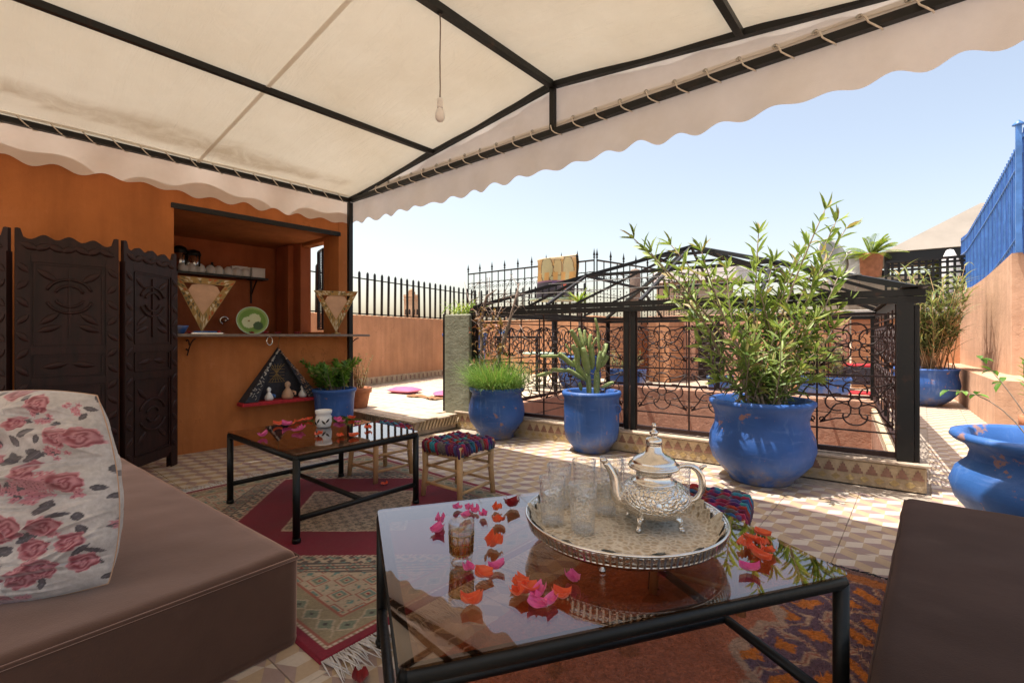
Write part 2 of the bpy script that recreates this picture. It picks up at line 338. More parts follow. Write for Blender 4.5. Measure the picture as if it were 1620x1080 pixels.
# ------------------------------------------------------------------ mesh helpers
class MB:
    def __init__(s): s.v = []; s.f = []; s.sm = []; s.rnd = []
    def _add(s, vs, fs, smooth=False, rnd=0.0):
        o = len(s.v); s.v += [tuple(v) for v in vs]; s.f += [tuple(i+o for i in f) for f in fs]; s.sm += [smooth]*len(fs); s.rnd += [rnd]*len(vs); return s
    def box(s, x0, x1, y0, y1, z0, z1):
        vs = [(x, y, z) for z in (z0, z1) for y in (y0, y1) for x in (x0, x1)]
        return s._add(vs, [(0, 2, 3, 1), (4, 5, 7, 6), (0, 1, 5, 4), (2, 6, 7, 3), (0, 4, 6, 2), (1, 3, 7, 5)])
    def cbox(s, x0, x1, y0, y1, z0, z1, b=.01):      # box with chamfered upright and top edges
        pts = [(x0+b, y0), (x1-b, y0), (x1, y0+b), (x1, y1-b), (x1-b, y1), (x0+b, y1), (x0, y1-b), (x0, y0+b)]
        cx, cy = (x0+x1)/2, (y0+y1)/2
        ins = [(cx+(x-cx)*(1-2*b/(x1-x0)), cy+(y-cy)*(1-2*b/(y1-y0))) for x, y in pts]
        vs = [(x, y, z0) for x, y in pts]+[(x, y, z1-b) for x, y in pts]+[(x, y, z1) for x, y in ins]
        fs = [tuple(range(7, -1, -1)), tuple(range(16, 24))]
        for k in (0, 8):
            for i in range(8): j = (i+1) % 8; fs.append((k+i, k+j, k+8+j, k+8+i))
        return s._add(vs, fs)
    def bar(s, p0, p1, w, h=None, up=(0, 0, 1)):
        h = h or w; p0, p1 = Vector(p0), Vector(p1); d = (p1-p0).normalized(); up = Vector(up)
        if abs(d.dot(up)) > .98: up = Vector((0, 1, 0)) if abs(d.y) < .9 else Vector((1, 0, 0))
        r = d.cross(up).normalized()*w/2; u = r.cross(d).normalized()*h/2
        vs = [p+a*r+b*u for p in (p0, p1) for a, b in ((-1, -1), (1, -1), (1, 1), (-1, 1))]
        return s._add(vs, [(0, 1, 2, 3), (7, 6, 5, 4), (0, 4, 5, 1), (1, 5, 6, 2), (2, 6, 7, 3), (3, 7, 4, 0)])
    def tube(s, pts, r, n=8, closed=False, rnd=0.0):
        pts = [Vector(p) for p in pts]; m = len(pts)
        rs = r if isinstance(r, (list, tuple)) else [r]*m
        tang = []
        for i in range(m):
            a = pts[(i-1) % m] if closed or i > 0 else pts[i]; b = pts[(i+1) % m] if closed or i < m-1 else pts[i]
            t = (b-a); tang.append(t.normalized() if t.length > 1e-9 else Vector((0, 0, 1)))
        nrm = tang[0].orthogonal().normalized(); vs = []
        for i in range(m):
            nrm = nrm-tang[i]*nrm.dot(tang[i])
            nrm = nrm.normalized() if nrm.length > 1e-6 else tang[i].orthogonal().normalized()
            bn = tang[i].cross(nrm)
            for k in range(n):
                a = 2*PI*k/n; vs.append(pts[i]+(nrm*math.cos(a)+bn*math.sin(a))*rs[i])
        fs = []
        for i in range(m if closed else m-1):
            j = (i+1) % m
            for k in range(n): l = (k+1) % n; fs.append((i*n+k, i*n+l, j*n+l, j*n+k))
        if not closed: fs += [tuple(range(n-1, -1, -1)), tuple(range((m-1)*n, m*n))]
        return s._add(vs, fs, True, rnd)
    def lathe(s, prof, n=40, c=(0, 0, 0), fun=None):
        vs = []; c = Vector(c)
        for r, z in prof:
            for k in range(n):
                a = 2*PI*k/n; rr = r*(fun(a, z) if fun else 1); vs.append((c.x+rr*math.cos(a), c.y+rr*math.sin(a), c.z+z))
        fs = []
        for i in range(len(prof)-1):
            for k in range(n): l = (k+1) % n; fs.append((i*n+k, i*n+l, (i+1)*n+l, (i+1)*n+k))
        if prof[0][0] > 1e-5: fs.append(tuple(range(n-1, -1, -1)))
        if prof[-1][0] > 1e-5: fs.append(tuple(range((len(prof)-1)*n, len(prof)*n)))
        return s._add(vs, fs, True)
    def prism(s, poly, z0, z1):
        n = len(poly); vs = [(x, y, z0) for x, y in poly]+[(x, y, z1) for x, y in poly]
        fs = [tuple(range(n-1, -1, -1)), tuple(range(n, 2*n))]+[(i, (i+1) % n, n+(i+1) % n, n+i) for i in range(n)]
        return s._add(vs, fs)
    def grid(s, fun, nu, nv, smooth=True):
        vs = [fun(i/nu, j/nv) for j in range(nv+1) for i in range(nu+1)]
        fs = [(j*(nu+1)+i, j*(nu+1)+i+1, (j+1)*(nu+1)+i+1, (j+1)*(nu+1)+i) for j in range(nv) for i in range(nu)]
        return s._add(vs, fs, smooth)
    def leaf(s, base, d, up, L, w, rnd, fold=.25, droop=.0):
        base = Vector(base); d = Vector(d).normalized(); r = d.cross(Vector(up))
        r = r.normalized() if r.length > 1e-4 else d.orthogonal().normalized(); u = r.cross(d).normalized()
        a = base+d*L*.3-u*droop*L*.05; b = base+d*L*.68-u*droop*L*.3; t = base+d*L-u*droop*L*.7
        vs = [base, a+r*w*.45+u*w*fold, a-r*w*.45+u*w*fold, a, b+r*w*.4+u*w*fold, b-r*w*.4+u*w*fold, b, t]
        return s._add(vs, [(0, 3, 1), (0, 2, 3), (3, 6, 4, 1), (2, 5, 6, 3), (6, 7, 4), (5, 7, 6)], True, rnd)
    def blade(s, base, d, L, w, rnd, bend, seg=4):
        base = Vector(base); d = Vector(d).normalized(); side = d.cross(Vector((0, 0, 1)))
        side = side.normalized() if side.length > 1e-4 else Vector((1, 0, 0)); vs = []; p = base.copy(); cur = d.copy()
        hz = Vector((d.x, d.y, 0)); hz = hz.normalized() if hz.length > 1e-4 else side.cross(Vector((0, 0, 1)))
        for i in range(seg+1):
            ww = w*(1-(i/seg)**1.5)*.5+.0004; vs += [p+side*ww, p-side*ww]
            p = p+cur*(L/seg); cur = (cur+(hz*.6-Vector((0, 0, 1)))*bend/seg).normalized()
        return s._add(vs, [(2*i, 2*i+1, 2*i+3, 2*i+2) for i in range(seg)], True, rnd)
    def mesh(s, name, mat, use_rnd=False):
        me = bpy.data.meshes.new(name); me.from_pydata(s.v, [], s.f)
        me.polygons.foreach_set('use_smooth', s.sm)
        if use_rnd:
            a = me.attributes.new('rnd', 'FLOAT', 'POINT'); a.data.foreach_set('value', s.rnd)
        if mat is not None: me.materials.append(M[mat] if isinstance(mat, str) else mat)
        me.update(); return me
    def build(s, name, mat, parent=None, loc=None, rot=None, rnd=False, kind=None, label=None):
        return link(name, s.mesh(name, mat, rnd), parent, loc, rot, kind, label)
def link(name, me, parent=None, loc=None, rot=None, kind=None, label=None):
    o = bpy.data.objects.new(name, me); col.objects.link(o)
    if parent is not None: o.parent = parent
    if loc is not None: o.location = loc
    if rot is not None: o.rotation_euler = rot
    if kind: o['kind'] = kind
    if label: o['label'] = label
    return o
def thing(name, label, cat, loc=(0, 0, 0), rz=0.0, group=None, kind=None, rot=None):
    o = bpy.data.objects.new(name, None); col.objects.link(o); o.location = loc; o.rotation_euler = rot if rot else (0, 0, rz)
    o.empty_display_size = .1; tag(o, label, cat, group, kind); return o
def tag(o, label=None, cat=None, group=None, kind=None):
    if label: o['label'] = label
    if cat: o['category'] = cat
    if group: o['group'] = group
    if kind: o['kind'] = kind
    return o
def struct(name, mb, m, label=None):
    o = mb.build(name, m); o['kind'] = 'structure'
    if label: o['label'] = label
    return o
def children(o): return [x for x in bpy.data.objects if x.parent == o]
def rnd(a, b): return random.uniform(a, b)
def smooth_by_angle(o, ang=40):
    me = o.data
    try:
        me.set_sharp_from_angle(angle=math.radians(ang))
    except Exception: pass
def set_col(me, cols):
    a = me.color_attributes.new('Col', 'FLOAT_COLOR', 'POINT'); c = np.ones((len(me.vertices), 4), dtype=np.float32); c[:, :3] = cols
    a.data.foreach_set('color', c.ravel())
def grid_mesh(name, X, Y, Z, cols, mat, closed_edge=None):
    nv, nu = X.shape
    me = bpy.data.meshes.new(name)
    co = np.stack([X, Y, Z], -1).reshape(-1, 3).astype(np.float32)
    idx = np.arange(nu*nv).reshape(nv, nu)
    q = np.stack([idx[:-1, :-1], idx[:-1, 1:], idx[1:, 1:], idx[1:, :-1]], -1).reshape(-1, 4)
    me.vertices.add(len(co)); me.vertices.foreach_set('co', co.ravel())
    me.loops.add(q.size); me.loops.foreach_set('vertex_index', q.ravel().astype(np.int32))
    me.polygons.add(len(q)); me.polygons.foreach_set('loop_start', np.arange(0, q.size, 4, dtype=np.int32))
    me.polygons.foreach_set('loop_total', np.full(len(q), 4, dtype=np.int32))
    me.update(calc_edges=True); me.polygons.foreach_set('use_smooth', np.ones(len(q), dtype=bool))
    if cols is not None: set_col(me, cols.reshape(-1, 3))
    me.materials.append(M[mat]); me.update(); return me

# ================================================================== SETTING
g = MB()
def gp(u, v): return ((u-.5)*3000, (v-.5)*3000, -9.0)
g.grid(gp, 2, 2, False); struct('ground', g, 'far_ground')

# the skylight well stands turned a few degrees against the walls
ATX, ATY, ATR = .02, 4.68, math.radians(6)
def A(x, y): return (ATX+x*math.cos(ATR)-y*math.sin(ATR), ATY+x*math.sin(ATR)+y*math.cos(ATR))
AW, AD = 4.40, 4.20
well = [A(-AW+.14, .14), A(-.16, .14), A(-.16, AD-.14), A(-AW+.14, AD-.14)]
outer = [(-10.5, -5), (3.2, -5), (3.2, 14.5), (-10.5, 14.5)]
b = MB(); vs = [(x, y, -.012) for x, y in outer]+[(x, y, -.012) for x, y in well]+[(x, y, -.3) for x, y in outer]
b._add(vs, [(0, 1, 5, 4), (1, 2, 6, 5), (2, 3, 7, 6), (3, 0, 4, 7), (0, 8, 9, 1), (1, 9, 10, 2), (2, 10, 11, 3), (3, 11, 8, 0)])
floor = struct('terrace_floor', b, 'grout')
# each tile in view is a piece of its own; far ones share one mesh
TS = .40
def in_well(x, y):
    dx, dy = x-ATX, y-ATY; lx = dx*math.cos(ATR)+dy*math.sin(ATR); ly = -dx*math.sin(ATR)+dy*math.cos(ATR)
    return -AW-.15 < lx < .18 and -.18 < ly < AD+.15
tm = MB().cbox(-TS/2+.001, TS/2-.001, -TS/2+.001, TS/2-.001, -.02, 0, .0018).mesh('floor_tile', 'patterned_tile')
cand = []
for i in range(-16, 9):
    for j in range(-12, 37):
        x, y = (i+.5)*TS+.05, (j+.5)*TS-.06
        if x < -5.55 and y < 3.5: continue
        if y > 13.2 or (x < -4.35 and y > 3.3): continue
        if in_well(x, y): continue
        d = -_s*x+_c*y; l = _c*x+_s*y
        vis = d > .9 and abs(l/d) < 1.14 and (CAMH*FPX/d) < 640
        if x > .95 and y > 8.2: continue
        if -3.9 < x < -1.8 and 1.1 < y < 2.4: vis = False       # under the carpet
        if -4.4 < x < -1.95 and y < .65: vis = False
        cand.append((d if vis else 99+abs(d), x, y))
cand.sort(); rest = MB()
for n, (d, x, y) in enumerate(cand):
    if n < 300 and d < 99: link('floor_tile', tm, floor, (x, y, rnd(-.0012, .0012)))
    else: rest.box(x-TS/2+.002, x+TS/2-.002, y-TS/2+.002, y+TS/2-.002, -.02, 0)
rest.build('floor_tile_field', 'patterned_tile', floor, kind='stuff')

# raised platform by the parapet
plat = [(-5.60, 3.47), (-4.43, 3.47), (-4.45, 4.12), A(-AW-.14, -.05), A(-AW-.14, AD+.4), (-4.9, 9.55), (-9.7, 9.55), (-9.0, .2), (-7.4, .2), (-7.4, 3.47)]
o = struct('raised_platform', MB().prism(plat, 0, .165), 'cement_edge')
pt = MB()
for i in range(-52, -20):
    for j in range(17, 50):
        x, y = i*.19, j*.19+.26
        if x > -4.56 or (y > 4.0 and x > -4.72-(y-4.0)*.1): continue
        if x < -8.0-(y-4.1)*.23: continue
        if -7.3 < x < -5.4 and y < 3.45: continue
        ox = .095 if j % 2 else 0
        pt.box(x+ox-.092, x+ox+.092, y-.092, y+.092, .16, .176+rnd(-.001, .001))
pt.build('platform_tile_field', 'pale_tile', o, kind='stuff')
# moulded front border of the platform, pressed relief
rel = MB()
for k in range(13):
    y = 3.52+k*.05
    rel.bar((-4.424, y, .05), (-4.424, y+.045, .15), .018, .022)
for k in range(22):
    x = -5.5+k*.05
    rel.bar((x, 3.462, .05), (x+.04, 3.462, .14), .012, .014)
rel.build('relief_border', 'curb_cement', o)
e = MB(); e.cbox(-5.6, -4.40, 3.44, 3.50, .166, .182, .004); e.cbox(-4.46, -4.40, 3.505, 4.1, .166, .182, .004); e.build('edge_trim', 'cement_edge', o)

# light well
w = MB()
def wallquad(p, q, z0, z1): w._add([(*p, z0), (*q, z0), (*q, z1), (*p, z1)], [(0, 1, 2, 3)])
for i in range(4): wallquad(well[i], well[(i+1) % 4], -3.4, -.012)
w._add([(*p, -3.4) for p in well], [(0, 1, 2, 3)])
struct('light_well', w, 'pink_plaster')

# kerb round the well
kt = thing('tiled_kerb', 'low tiled kerb with stepped brown merlon pattern under the skylight railing', 'kerb', (ATX, ATY, 0), ATR)
def kb(x0, x1, y0, y1, z1=.185): return MB().cbox(x0, x1, y0, y1, 0, z1, .012)
kb(-AW-.12, .0, -.06, .14).build('front_kerb', 'curb_cement', kt)
kb(-AW-.12, .0, AD-.14, AD+.06, .20).build('back_kerb', 'pink_plaster', kt)
kb(-AW-.12, -AW+.14, .142, AD-.142).build('side_kerb', 'pink_plaster', kt); kb(-.16, .0, .142, AD-.142, .10).build('side_kerb', 'curb_cement', kt)
led = MB(); led.cbox(-AW-.14, .02, -.075, .12, .187, .205, .004); led.build('kerb_ledge', 'cement_edge', kt)
mer = [(x_, z_*1.35) for x_, z_ in [(-.036, 0), (.036, 0), (.036, .014), (.025, .014), (.025, .03), (.015, .03), (.015, .046), (.006, .046), (0, .062), (-.006, .046), (-.015, .046), (-.015, .03), (-.025, .03), (-.025, .014), (-.036, .014)]]
mm = MB().prism(mer, 0, .006).mesh('merlon_tile', 'merlon_tile'); dm = MB().prism([(0, -.026), (.032, 0), (0, .026), (-.032, 0)], 0, .004).mesh('diamond_tile', 'diamond_tile')
n = 0
for k in range(50):
    x = -.05-k*.091
    if random.random() < .94: link('merlon_tile', mm, kt, (x, -.059, .085), (PI/2, 0, rnd(-.02, .02)))
    if random.random() < .9: link('diamond_tile', dm, kt, (x-.045, -.059, .045), (PI/2, 0, rnd(-.03, .03)))
for k in range(3):
    link('merlon_tile', mm, kt, (-.001, -.01+k*.09, .085), (PI/2, 0, PI/2))

# ------------------------------------------------------------------ bar kiosk with serving hatch
WX = -5.45
kz = thing('bar_kiosk', 'orange plastered kiosk with a wide serving hatch behind the black-framed table', 'kiosk', (WX, 3.2, 0))
def kbx(name, x0, x1, y0, y1, z0, z1, m='orange_plaster'):
    return MB().cbox(x0-WX, x1-WX, y0-3.2, y1-3.2, z0, z1, .008).build(name, m, kz) if name not in ('wall', 'pier') else MB().box(x0-WX, x1-WX, y0-3.2, y1-3.2, z0, z1).build(name, m, kz)
kbx('wall', WX-.2, WX, -4.5, 1.395, 0, 2.86); kbx('wall', WX-.2, WX, 1.396, 3.104, 0, 1.14); kbx('wall', WX-.2, WX-.003, 1.396, 3.104, 2.40, 2.86)
kbx('pier', WX-.37, WX, 3.105, 3.25, 0, 2.86)
kbx('side_wall', -6.43, -5.821, 3.12, 3.25, 0, 1.20); kbx('side_wall', -6.43, -5.821, 3.12, 3.25, 2.36, 2.86)
kbx('side_wall', -7.25, -6.431, 3.10, 3.25, 0, 2.86, 'rust_plaster'); kbx('pilaster', -7.0, -6.62, 3.02, 3.099, 0, 2.398, 'rust_plaster')
kbx('back_wall', -7.25, -7.1, -1.0, 3.099, 0, 2.86, 'rust_plaster'); kbx('inner_wall', -7.099, WX-.201, .6, .75, 0, 2.398, 'rust_plaster')
kbx('hatch_ceiling', -7.099, WX-.201, .75, 3.099, 2.40, 2.55); kbx('roof', -7.25, WX, -4.5, 3.25, 2.862, 2.95)
kbx('lintel', WX-.02, WX+.012, 1.37, 3.13, 2.372, 2.425, 'black_iron')
ct = kbx('counter_plank', -5.85, -5.22, 1.30, 3.40, 1.142, 1.168, 'grey_wood')
for yy in (1.50, 3.22):
    pts = [(.0+.23*t+.02, 0, 1.12-.16*(1-t)**2) for t in np.linspace(0, 1, 8)]
    sc = MB().tube([(p[0], yy-3.2, p[2]) for p in pts], .006).tube([(.03+.05*math.cos(a), yy-3.2, 1.06+.05*math.sin(a)) for a in np.linspace(0, 5, 14)], .006)
    sc.build('bracket', 'rust_iron', kz)
rg = MB().tube([(.10+.0*math.cos(a), -.96+.03*math.cos(a), 1.095+.045*math.sin(a)) for a in np.linspace(0, 2*PI, 20)[:-1]], .006, closed=True); rg.build('hanging_ring', 'chrome', kz)
# iron grille leaf swung open in the side opening
gr = MB()
gx0, gy0, gx1, gy1 = -6.13, 3.27, -6.42, 3.35
P0, P1 = Vector((gx0-WX, gy0-3.2, 0)), Vector((gx1-WX, gy1-3.2, 0))
for z in (1.24, 1.78, 2.32): gr.bar(P0+Vector((0, 0, z)), P1+Vector((0, 0, z)), .025)
for t in (0, 1): gr.bar(P0.lerp(P1, t)+Vector((0, 0, 1.24)), P0.lerp(P1, t)+Vector((0, 0, 2.32)), .03)
gr.bar(P0+Vector((0, 0, 1.24)), P1+Vector((0, 0, 2.32)), .015)
gl = gr.build('window_grille', 'black_iron', kz)
ms = MB()
for i in range(13): ms.bar(P0.lerp(P1, i/12)+Vector((0, 0, 1.26)), P0.lerp(P1, i/12)+Vector((0, 0, 2.3)), .003)
for i in range(30): z = 1.27+i*.035; ms.bar(P0+Vector((0, 0, z)), P1+Vector((0, 0, z)), .003)
ms.build('mesh_screen', 'black_iron', gl)
us = kbx('cup_shelf', -7.095, -6.85, 1.0, 2.86, 1.915, 1.94, 'black_plastic')
for yy in (1.7, 2.72): MB().bar((-7.09-WX, yy-3.2, 1.60), (-7.09-WX, yy-3.2, 1.91), .02).bar((-7.085-WX, yy-3.2, 1.72), (-6.90-WX, yy-3.2, 1.905), .014).build('shelf_bracket', 'rust_iron', kz)

# ------------------------------------------------------------------ parapets and far walls
def wall_run(name, label, p, q, t, z0, z1, m, cat='wall', group=None):
    p, q = Vector((*p, 0)), Vector((*q, 0)); L = (q-p).length; a = math.atan2(q.y-p.y, q.x-p.x)
    r = thing(name, label, cat, (p.x, p.y, z0), a, group)
    MB().cbox(0, L, -t/2, t/2, 0, z1-z0, .012).build('wall', m, r)
    return r, L
PA, PB = (-7.45, 1.4), (-9.40, 9.50)
par, PL = wall_run('parapet_wall', 'long salmon parapet wall behind the raised platform, carrying a black picket fence', PA, PB, .25, 0, 1.55, 'salmon_plaster')
skt = MB()
for k in range(int(PL/.075)):
    x = k*.075; skt.box(x+.003, x+.072, -.137, -.126, .165, .33)
skt.build('skirting_tiles', 'curb_cement', par, kind='stuff')
sk2 = MB()
for k in range(int(PL/.15)):
    x = k*.15; sk2.box(x+.03, x+.06, -.141, -.138, .21, .30)
sk2.build('skirting_inlay', 'merlon_tile', par, kind='stuff')
bkw, BL = wall_run('back_wall', 'salmon wall closing the terrace behind the skylight, under the second picket fence', (-9.25, 9.60), (-6.0, 9.86), .25, 0, 1.55, 'salmon_plaster')
s1, _ = wall_run('return_wall', 'salmon wall running back from the fence corner beside the doorway', (-5.95, 9.75), (-5.85, 12.45), .22, 0, 1.62, 'salmon_plaster')
fw = thing('end_wall', 'pink far end wall with a dark doorway seen through the railing', 'wall', (-5.8, 12.5, 0))
def fbx(name, x0, x1, z0, z1, m='pink_plaster', y0=0, y1=.2): return MB().cbox(x0+5.8, x1+5.8, y0, y1, z0, z1, .01).build(name, m, fw)
fbx('wall', -5.8, -4.45, 0, 1.68); fbx('wall', -3.75, -1.2, 0, 1.68); fbx('lintel', -4.449, -3.751, 1.45, 1.68); fbx('door_recess', -4.45, -3.75, 0, 1.449, 'dark_void', .19, .25)
fbx('wall', -1.199, 3.0, 0, 1.52, 'salmon_plaster', .5, .7); fbx('ledge', -1.4, 3.0, 1.521, 1.72, 'grey_plaster', .45, .9)
nw = thing('wall_buttress', 'lit salmon buttress block left of the far doorway', 'wall', (-5.0, 11.7, 0)); MB().cbox(-.3, .25, -.15, .79, 0, 1.55, .02).build('wall', 'salmon_plaster', nw)
nb = thing('low_block', 'sunlit pink wall block behind the low dark bench', 'wall', (-2.2, 11.5, 0)); MB().cbox(-.55, .75, 0, .9, 0, 1.45, .02).build('wall', 'salmon_plaster', nb)

# fences
def picket(name, label, p, q, z0, zt, rail, gap, r, cat='fence'):
    p, q = Vector((*p, 0)), Vector((*q, 0)); L = (q-p).length; a = math.atan2(q.y-p.y, q.x-p.x)
    t = thing(name, label, cat, (p.x, p.y, z0), a)
    H = zt-z0
    MB().bar((0, 0, rail), (L, 0, rail), .03, .02).build('rail', 'black_iron', t); MB().bar((0, 0, .03), (L, 0, .03), .05, .02).build('rail', 'black_iron', t)
    bm = MB().lathe([(r, 0), (r, H-.05), (r*.8, H-.03), (0, H)], 8).mesh('picket', 'black_iron')
    n = int(L/gap)
    for i in range(n+1): link('picket', bm, t, (i*gap, rnd(-.004, .004), .0), (rnd(-.012, .012), rnd(-.012, .012), 0))
    return t
picket('picket_fence', 'black iron picket fence standing on the long parapet wall', PA, (-9.34, 9.42), 1.55, 2.42, .72, .205, .026)
picket('picket_fence', 'black picket fence on the wall behind the skylight, below the hanging carpet', (-9.30, 9.58), (-6.05, 9.83), 1.55, 2.42, .72, .20, .024)

def ornate(name, label, p, q, z0, zt, n):
    p, q = Vector((*p, 0)), Vector((*q, 0)); L = (q-p).length; a = math.atan2(q.y-p.y, q.x-p.x)
    t = thing(name, label, 'railing', (p.x, p.y, z0), a); H = zt-z0
    for z, ww in ((H, .045), (H-.28, .022), (.10, .03), (H*.42, .02)): MB().bar((0, 0, z), (L, 0, z), ww, ww*.8).build('rail', 'black_iron', t)
    sp = [(.016, 0), (.016, H+.02), (.012, H+.04), (.03, H+.07), (.014, H+.10), (.032, H+.13), (.018, H+.19), (0, H+.30)]
    bm = MB().lathe(sp, 8).mesh('spear_bar', 'black_iron'); th = MB().bar((0, 0, 0), (0, 0, H), .02).mesh('bar', 'black_iron')
    cm = MB()
    for sgn in (1, -1):
        cm.tube([(sgn*(.06+.05*math.cos(w_)*(1-w_/9)), 0, H-.42+.05*math.sin(w_)*(1-w_/9)) for w_ in np.linspace(0, 6.5, 16)], .007, 5)
        cm.tube([(sgn*.11*math.sin(w_), 0, H-.36+.09*math.cos(w_)) for w_ in np.linspace(0, 1.8, 8)], .007, 5)
    for k in range(9): cm.lathe([(.004, 0), (.014, .03), (.004, .06)], 5, (0, 0, .15+k*.08))
    cm = cm.mesh('scroll', 'black_iron')
    g_ = L/n
    for i in range(n+1):
        link('spear_bar', bm, t, (i*g_, 0, 0)) if i % 2 == 0 else link('bar', th, t, (i*g_, 0, 0))
        if i < n: link('scroll', cm, t, ((i+.5)*g_, 0, 0))
    return t
ornate('spear_railing', 'tall wrought iron railing with spearheads, the stretch with the carpet on it', (-10.3, 10.05), (-6.05, 10.15), 1.45, 2.98, 18)
ornate('spear_railing', 'tall wrought iron railing with spearheads running back from the carpet corner', (-6.0, 10.2), (-5.2, 14.8), 1.45, 2.98, 18)
ob = thing('neighbour_roof', 'plain roof of the next building under the spearhead railing', 'building', (-8.2, 12.3, -3)); MB().cbox(-2.4, 2.2, -2.2, 3.2, 0, 4.42, .02).build('wall', 'salmon_plaster', ob)

# right hand wall with blue fence
rw = thing('fence_wall', 'tall salmon wall on a stepped base under the blue metal fence', 'wall', (.68, 8.39, 0))
MB().prism([(0, 0), (2.4, 0), (2.4, 5.2), (-.35, 5.2)], 0, .6).build('step', 'peach_plaster', rw)
WN, WF = Vector((.95-.68, 9.63-8.39, 0)), Vector((.50-.68, 13.6-8.39, 0))
ns = 16; wv = []; wf = []
def wtop(t): return 2.30-.28*math.sin(min(1, t*1.3)*PI/2)
for i in range(ns+1):
    p = WN.lerp(WF, i/ns); z = wtop(i/ns)
    wv += [(p.x, p.y, .601), (p.x, p.y, z), (p.x+.35, p.y, z), (p.x+.35, p.y, .601)]
for i in range(ns):
    for k in range(4): l = (k+1) % 4; wf.append((4*i+k, 4*i+l, 4*i+4+l, 4*i+4+k))
wf += [(3, 2, 1, 0), tuple(range(4*ns, 4*ns+4))]
MB()._add(wv, wf).build('wall', 'peach_plaster', rw)
MB().box(WN.x+.352, WN.x+2.2, WN.y, WN.y+.3, .601, 2.30).build('wall', 'peach_plaster', rw)
bf = thing('blue_fence', 'bright blue metal bar fence on top of the right hand wall', 'fence', (.68, 8.39, 0))
def ftop(t): return 3.97-.85*min(1, t*1.15)**.8
for i in range(46):
    t = i/45; p = WN.lerp(WF, t)+Vector((.12, 0, 0))
    MB().bar((p.x, p.y, wtop(t)-.02), (p.x, p.y, ftop(t)+.05), .024).build('bar', 'blue_metal' if i % 3 else 'blue_metal_dark', bf)
for dz in (-.02, -.30, -1.3):
    r_ = MB().tube([WN.lerp(WF, t)+Vector((.12, 0, max(ftop(t)+dz, wtop(t)+.05))) for t in np.linspace(0, 1, 14)], .022, 6); r_.build('rail', 'blue_metal', bf)
po = WN+Vector((.06, -.05, 0)); MB().bar((po.x, po.y, 2.30), (po.x, po.y, 4.05), .06).lathe([(.065, 0), (.065, .02), (0, .08)], 4, (po.x, po.y, 4.05)).build('post', 'blue_metal', bf)
for z in (3.9, 2.9): MB().bar((po.x, po.y, z), (po.x+1.9, po.y, z), .04).build('rail', 'blue_metal', bf)
for i in range(14): MB().bar((po.x+.1+i*.13, po.y, 2.3), (po.x+.1+i*.13, po.y, 4.0), .03).build('bar', 'blue_metal', bf)

# ------------------------------------------------------------------ town beyond the parapet
mt = thing('minaret', 'square sandstone minaret with a small domed lantern beyond the picket fence', 'tower', (-202, 156, -5.6), math.radians(12)); mt.scale = (1.33, 1.33, 1.33)
MB().cbox(-2.1, 2.1, -2.1, 2.1, 0, 20.2, .05).build('shaft', 'tower_stone', mt)
for zz in (19.0, 20.2): MB().cbox(-2.3, 2.3, -2.3, 2.3, zz+.001, zz+.35, .05).build('cornice', 'tower_stone', mt)
cr = MB().cbox(-.28, .28, -.12, .12, 0, .6, .04).mesh('merlon', 'tower_stone')
for i in range(5):
    for sgn in (-1, 1):
        link('merlon', cr, mt, (-1.9+i*.95, sgn*2.0, 20.55)); link('merlon', cr, mt, (sgn*2.0, -1.9+i*.95, 20.55), (0, 0, PI/2))
MB().cbox(-1.05, 1.05, -1.05, 1.05, 20.56, 22.3, .05).build('lantern', 'tower_stone', mt); MB().lathe([(1.1, 22.3), (1.05, 22.8), (.7, 23.3), (.2, 23.55), (0, 23.6)], 16).build('dome', 'tower_stone', mt)
def arch(w_, h_): return [(-w_, 0), (w_, 0), (w_, h_)]+[(w_*math.cos(a), h_+w_*math.sin(a)) for a in np.linspace(.3, PI-.3, 7)]+[(-w_, h_)]
wm = MB().prism(arch(.38, 1.7), 0, .1).mesh('window', 'dark_void')
for px_ in (-.9, .9):
    for (zz) in (13.3, 5.0): link('window', wm, mt, (px_, -2.12, zz), (PI/2, 0, 0)); link('window', wm, mt, (2.12, px_, zz), (PI/2, 0, PI/2))
for i, (x, y, w_, h_, l_) in enumerate([(-196, 138, 15, 18.2, 'low town house with flat roof left of the minaret'), (-186, 157, 14, 17.6, 'low town house with flat roof right of the minaret'), (-150, 158, 16, 14.9, 'pale town house far behind the corner of the fence')]):
    h = thing('town_house', l_, 'house', (x, y, -9), .2*i)
    MB().cbox(-w_/2, w_/2, -w_/2, w_/2, 0, h_, .05).build('wall', 'roof_town', h); MB().cbox(-w_/2-.1, w_/2+.1, -w_/2-.1, w_/2+.1, h_+.001, h_+.3, .05).build('roof_edge', 'roof_town', h)
    for k in (-1, 1): MB().box(k*w_*.25-.4, k*w_*.25+.4, -w_/2-.05, -w_/2+.01, h_-2.6, h_-1.2).build('window', 'dark_void', h)
ms_ = thing('antenna_mast', 'thin lattice antenna mast poking up behind the fence corner', 'mast', (-11.6, 12.3, -3)); ma = MB()
for dx in (-.06, .06): ma.bar((dx, 0, 0), (dx, 0, 6.2), .02)
for k in range(30): ma.bar((-.06, 0, k*.2), (.06, 0, k*.2+.2), .012)
ma.build('mast', 'dish_grey', ms_); MB().tube([(0, 0, 6.0), (-.9, 0, 6.05)], .01).tube([(-.5, 0, 5.95), (-.5, 0, 6.15)], .008).tube([(-.8, 0, 5.9), (-.8, 0, 6.2)], .008).build('antenna', 'dish_grey', ms_)
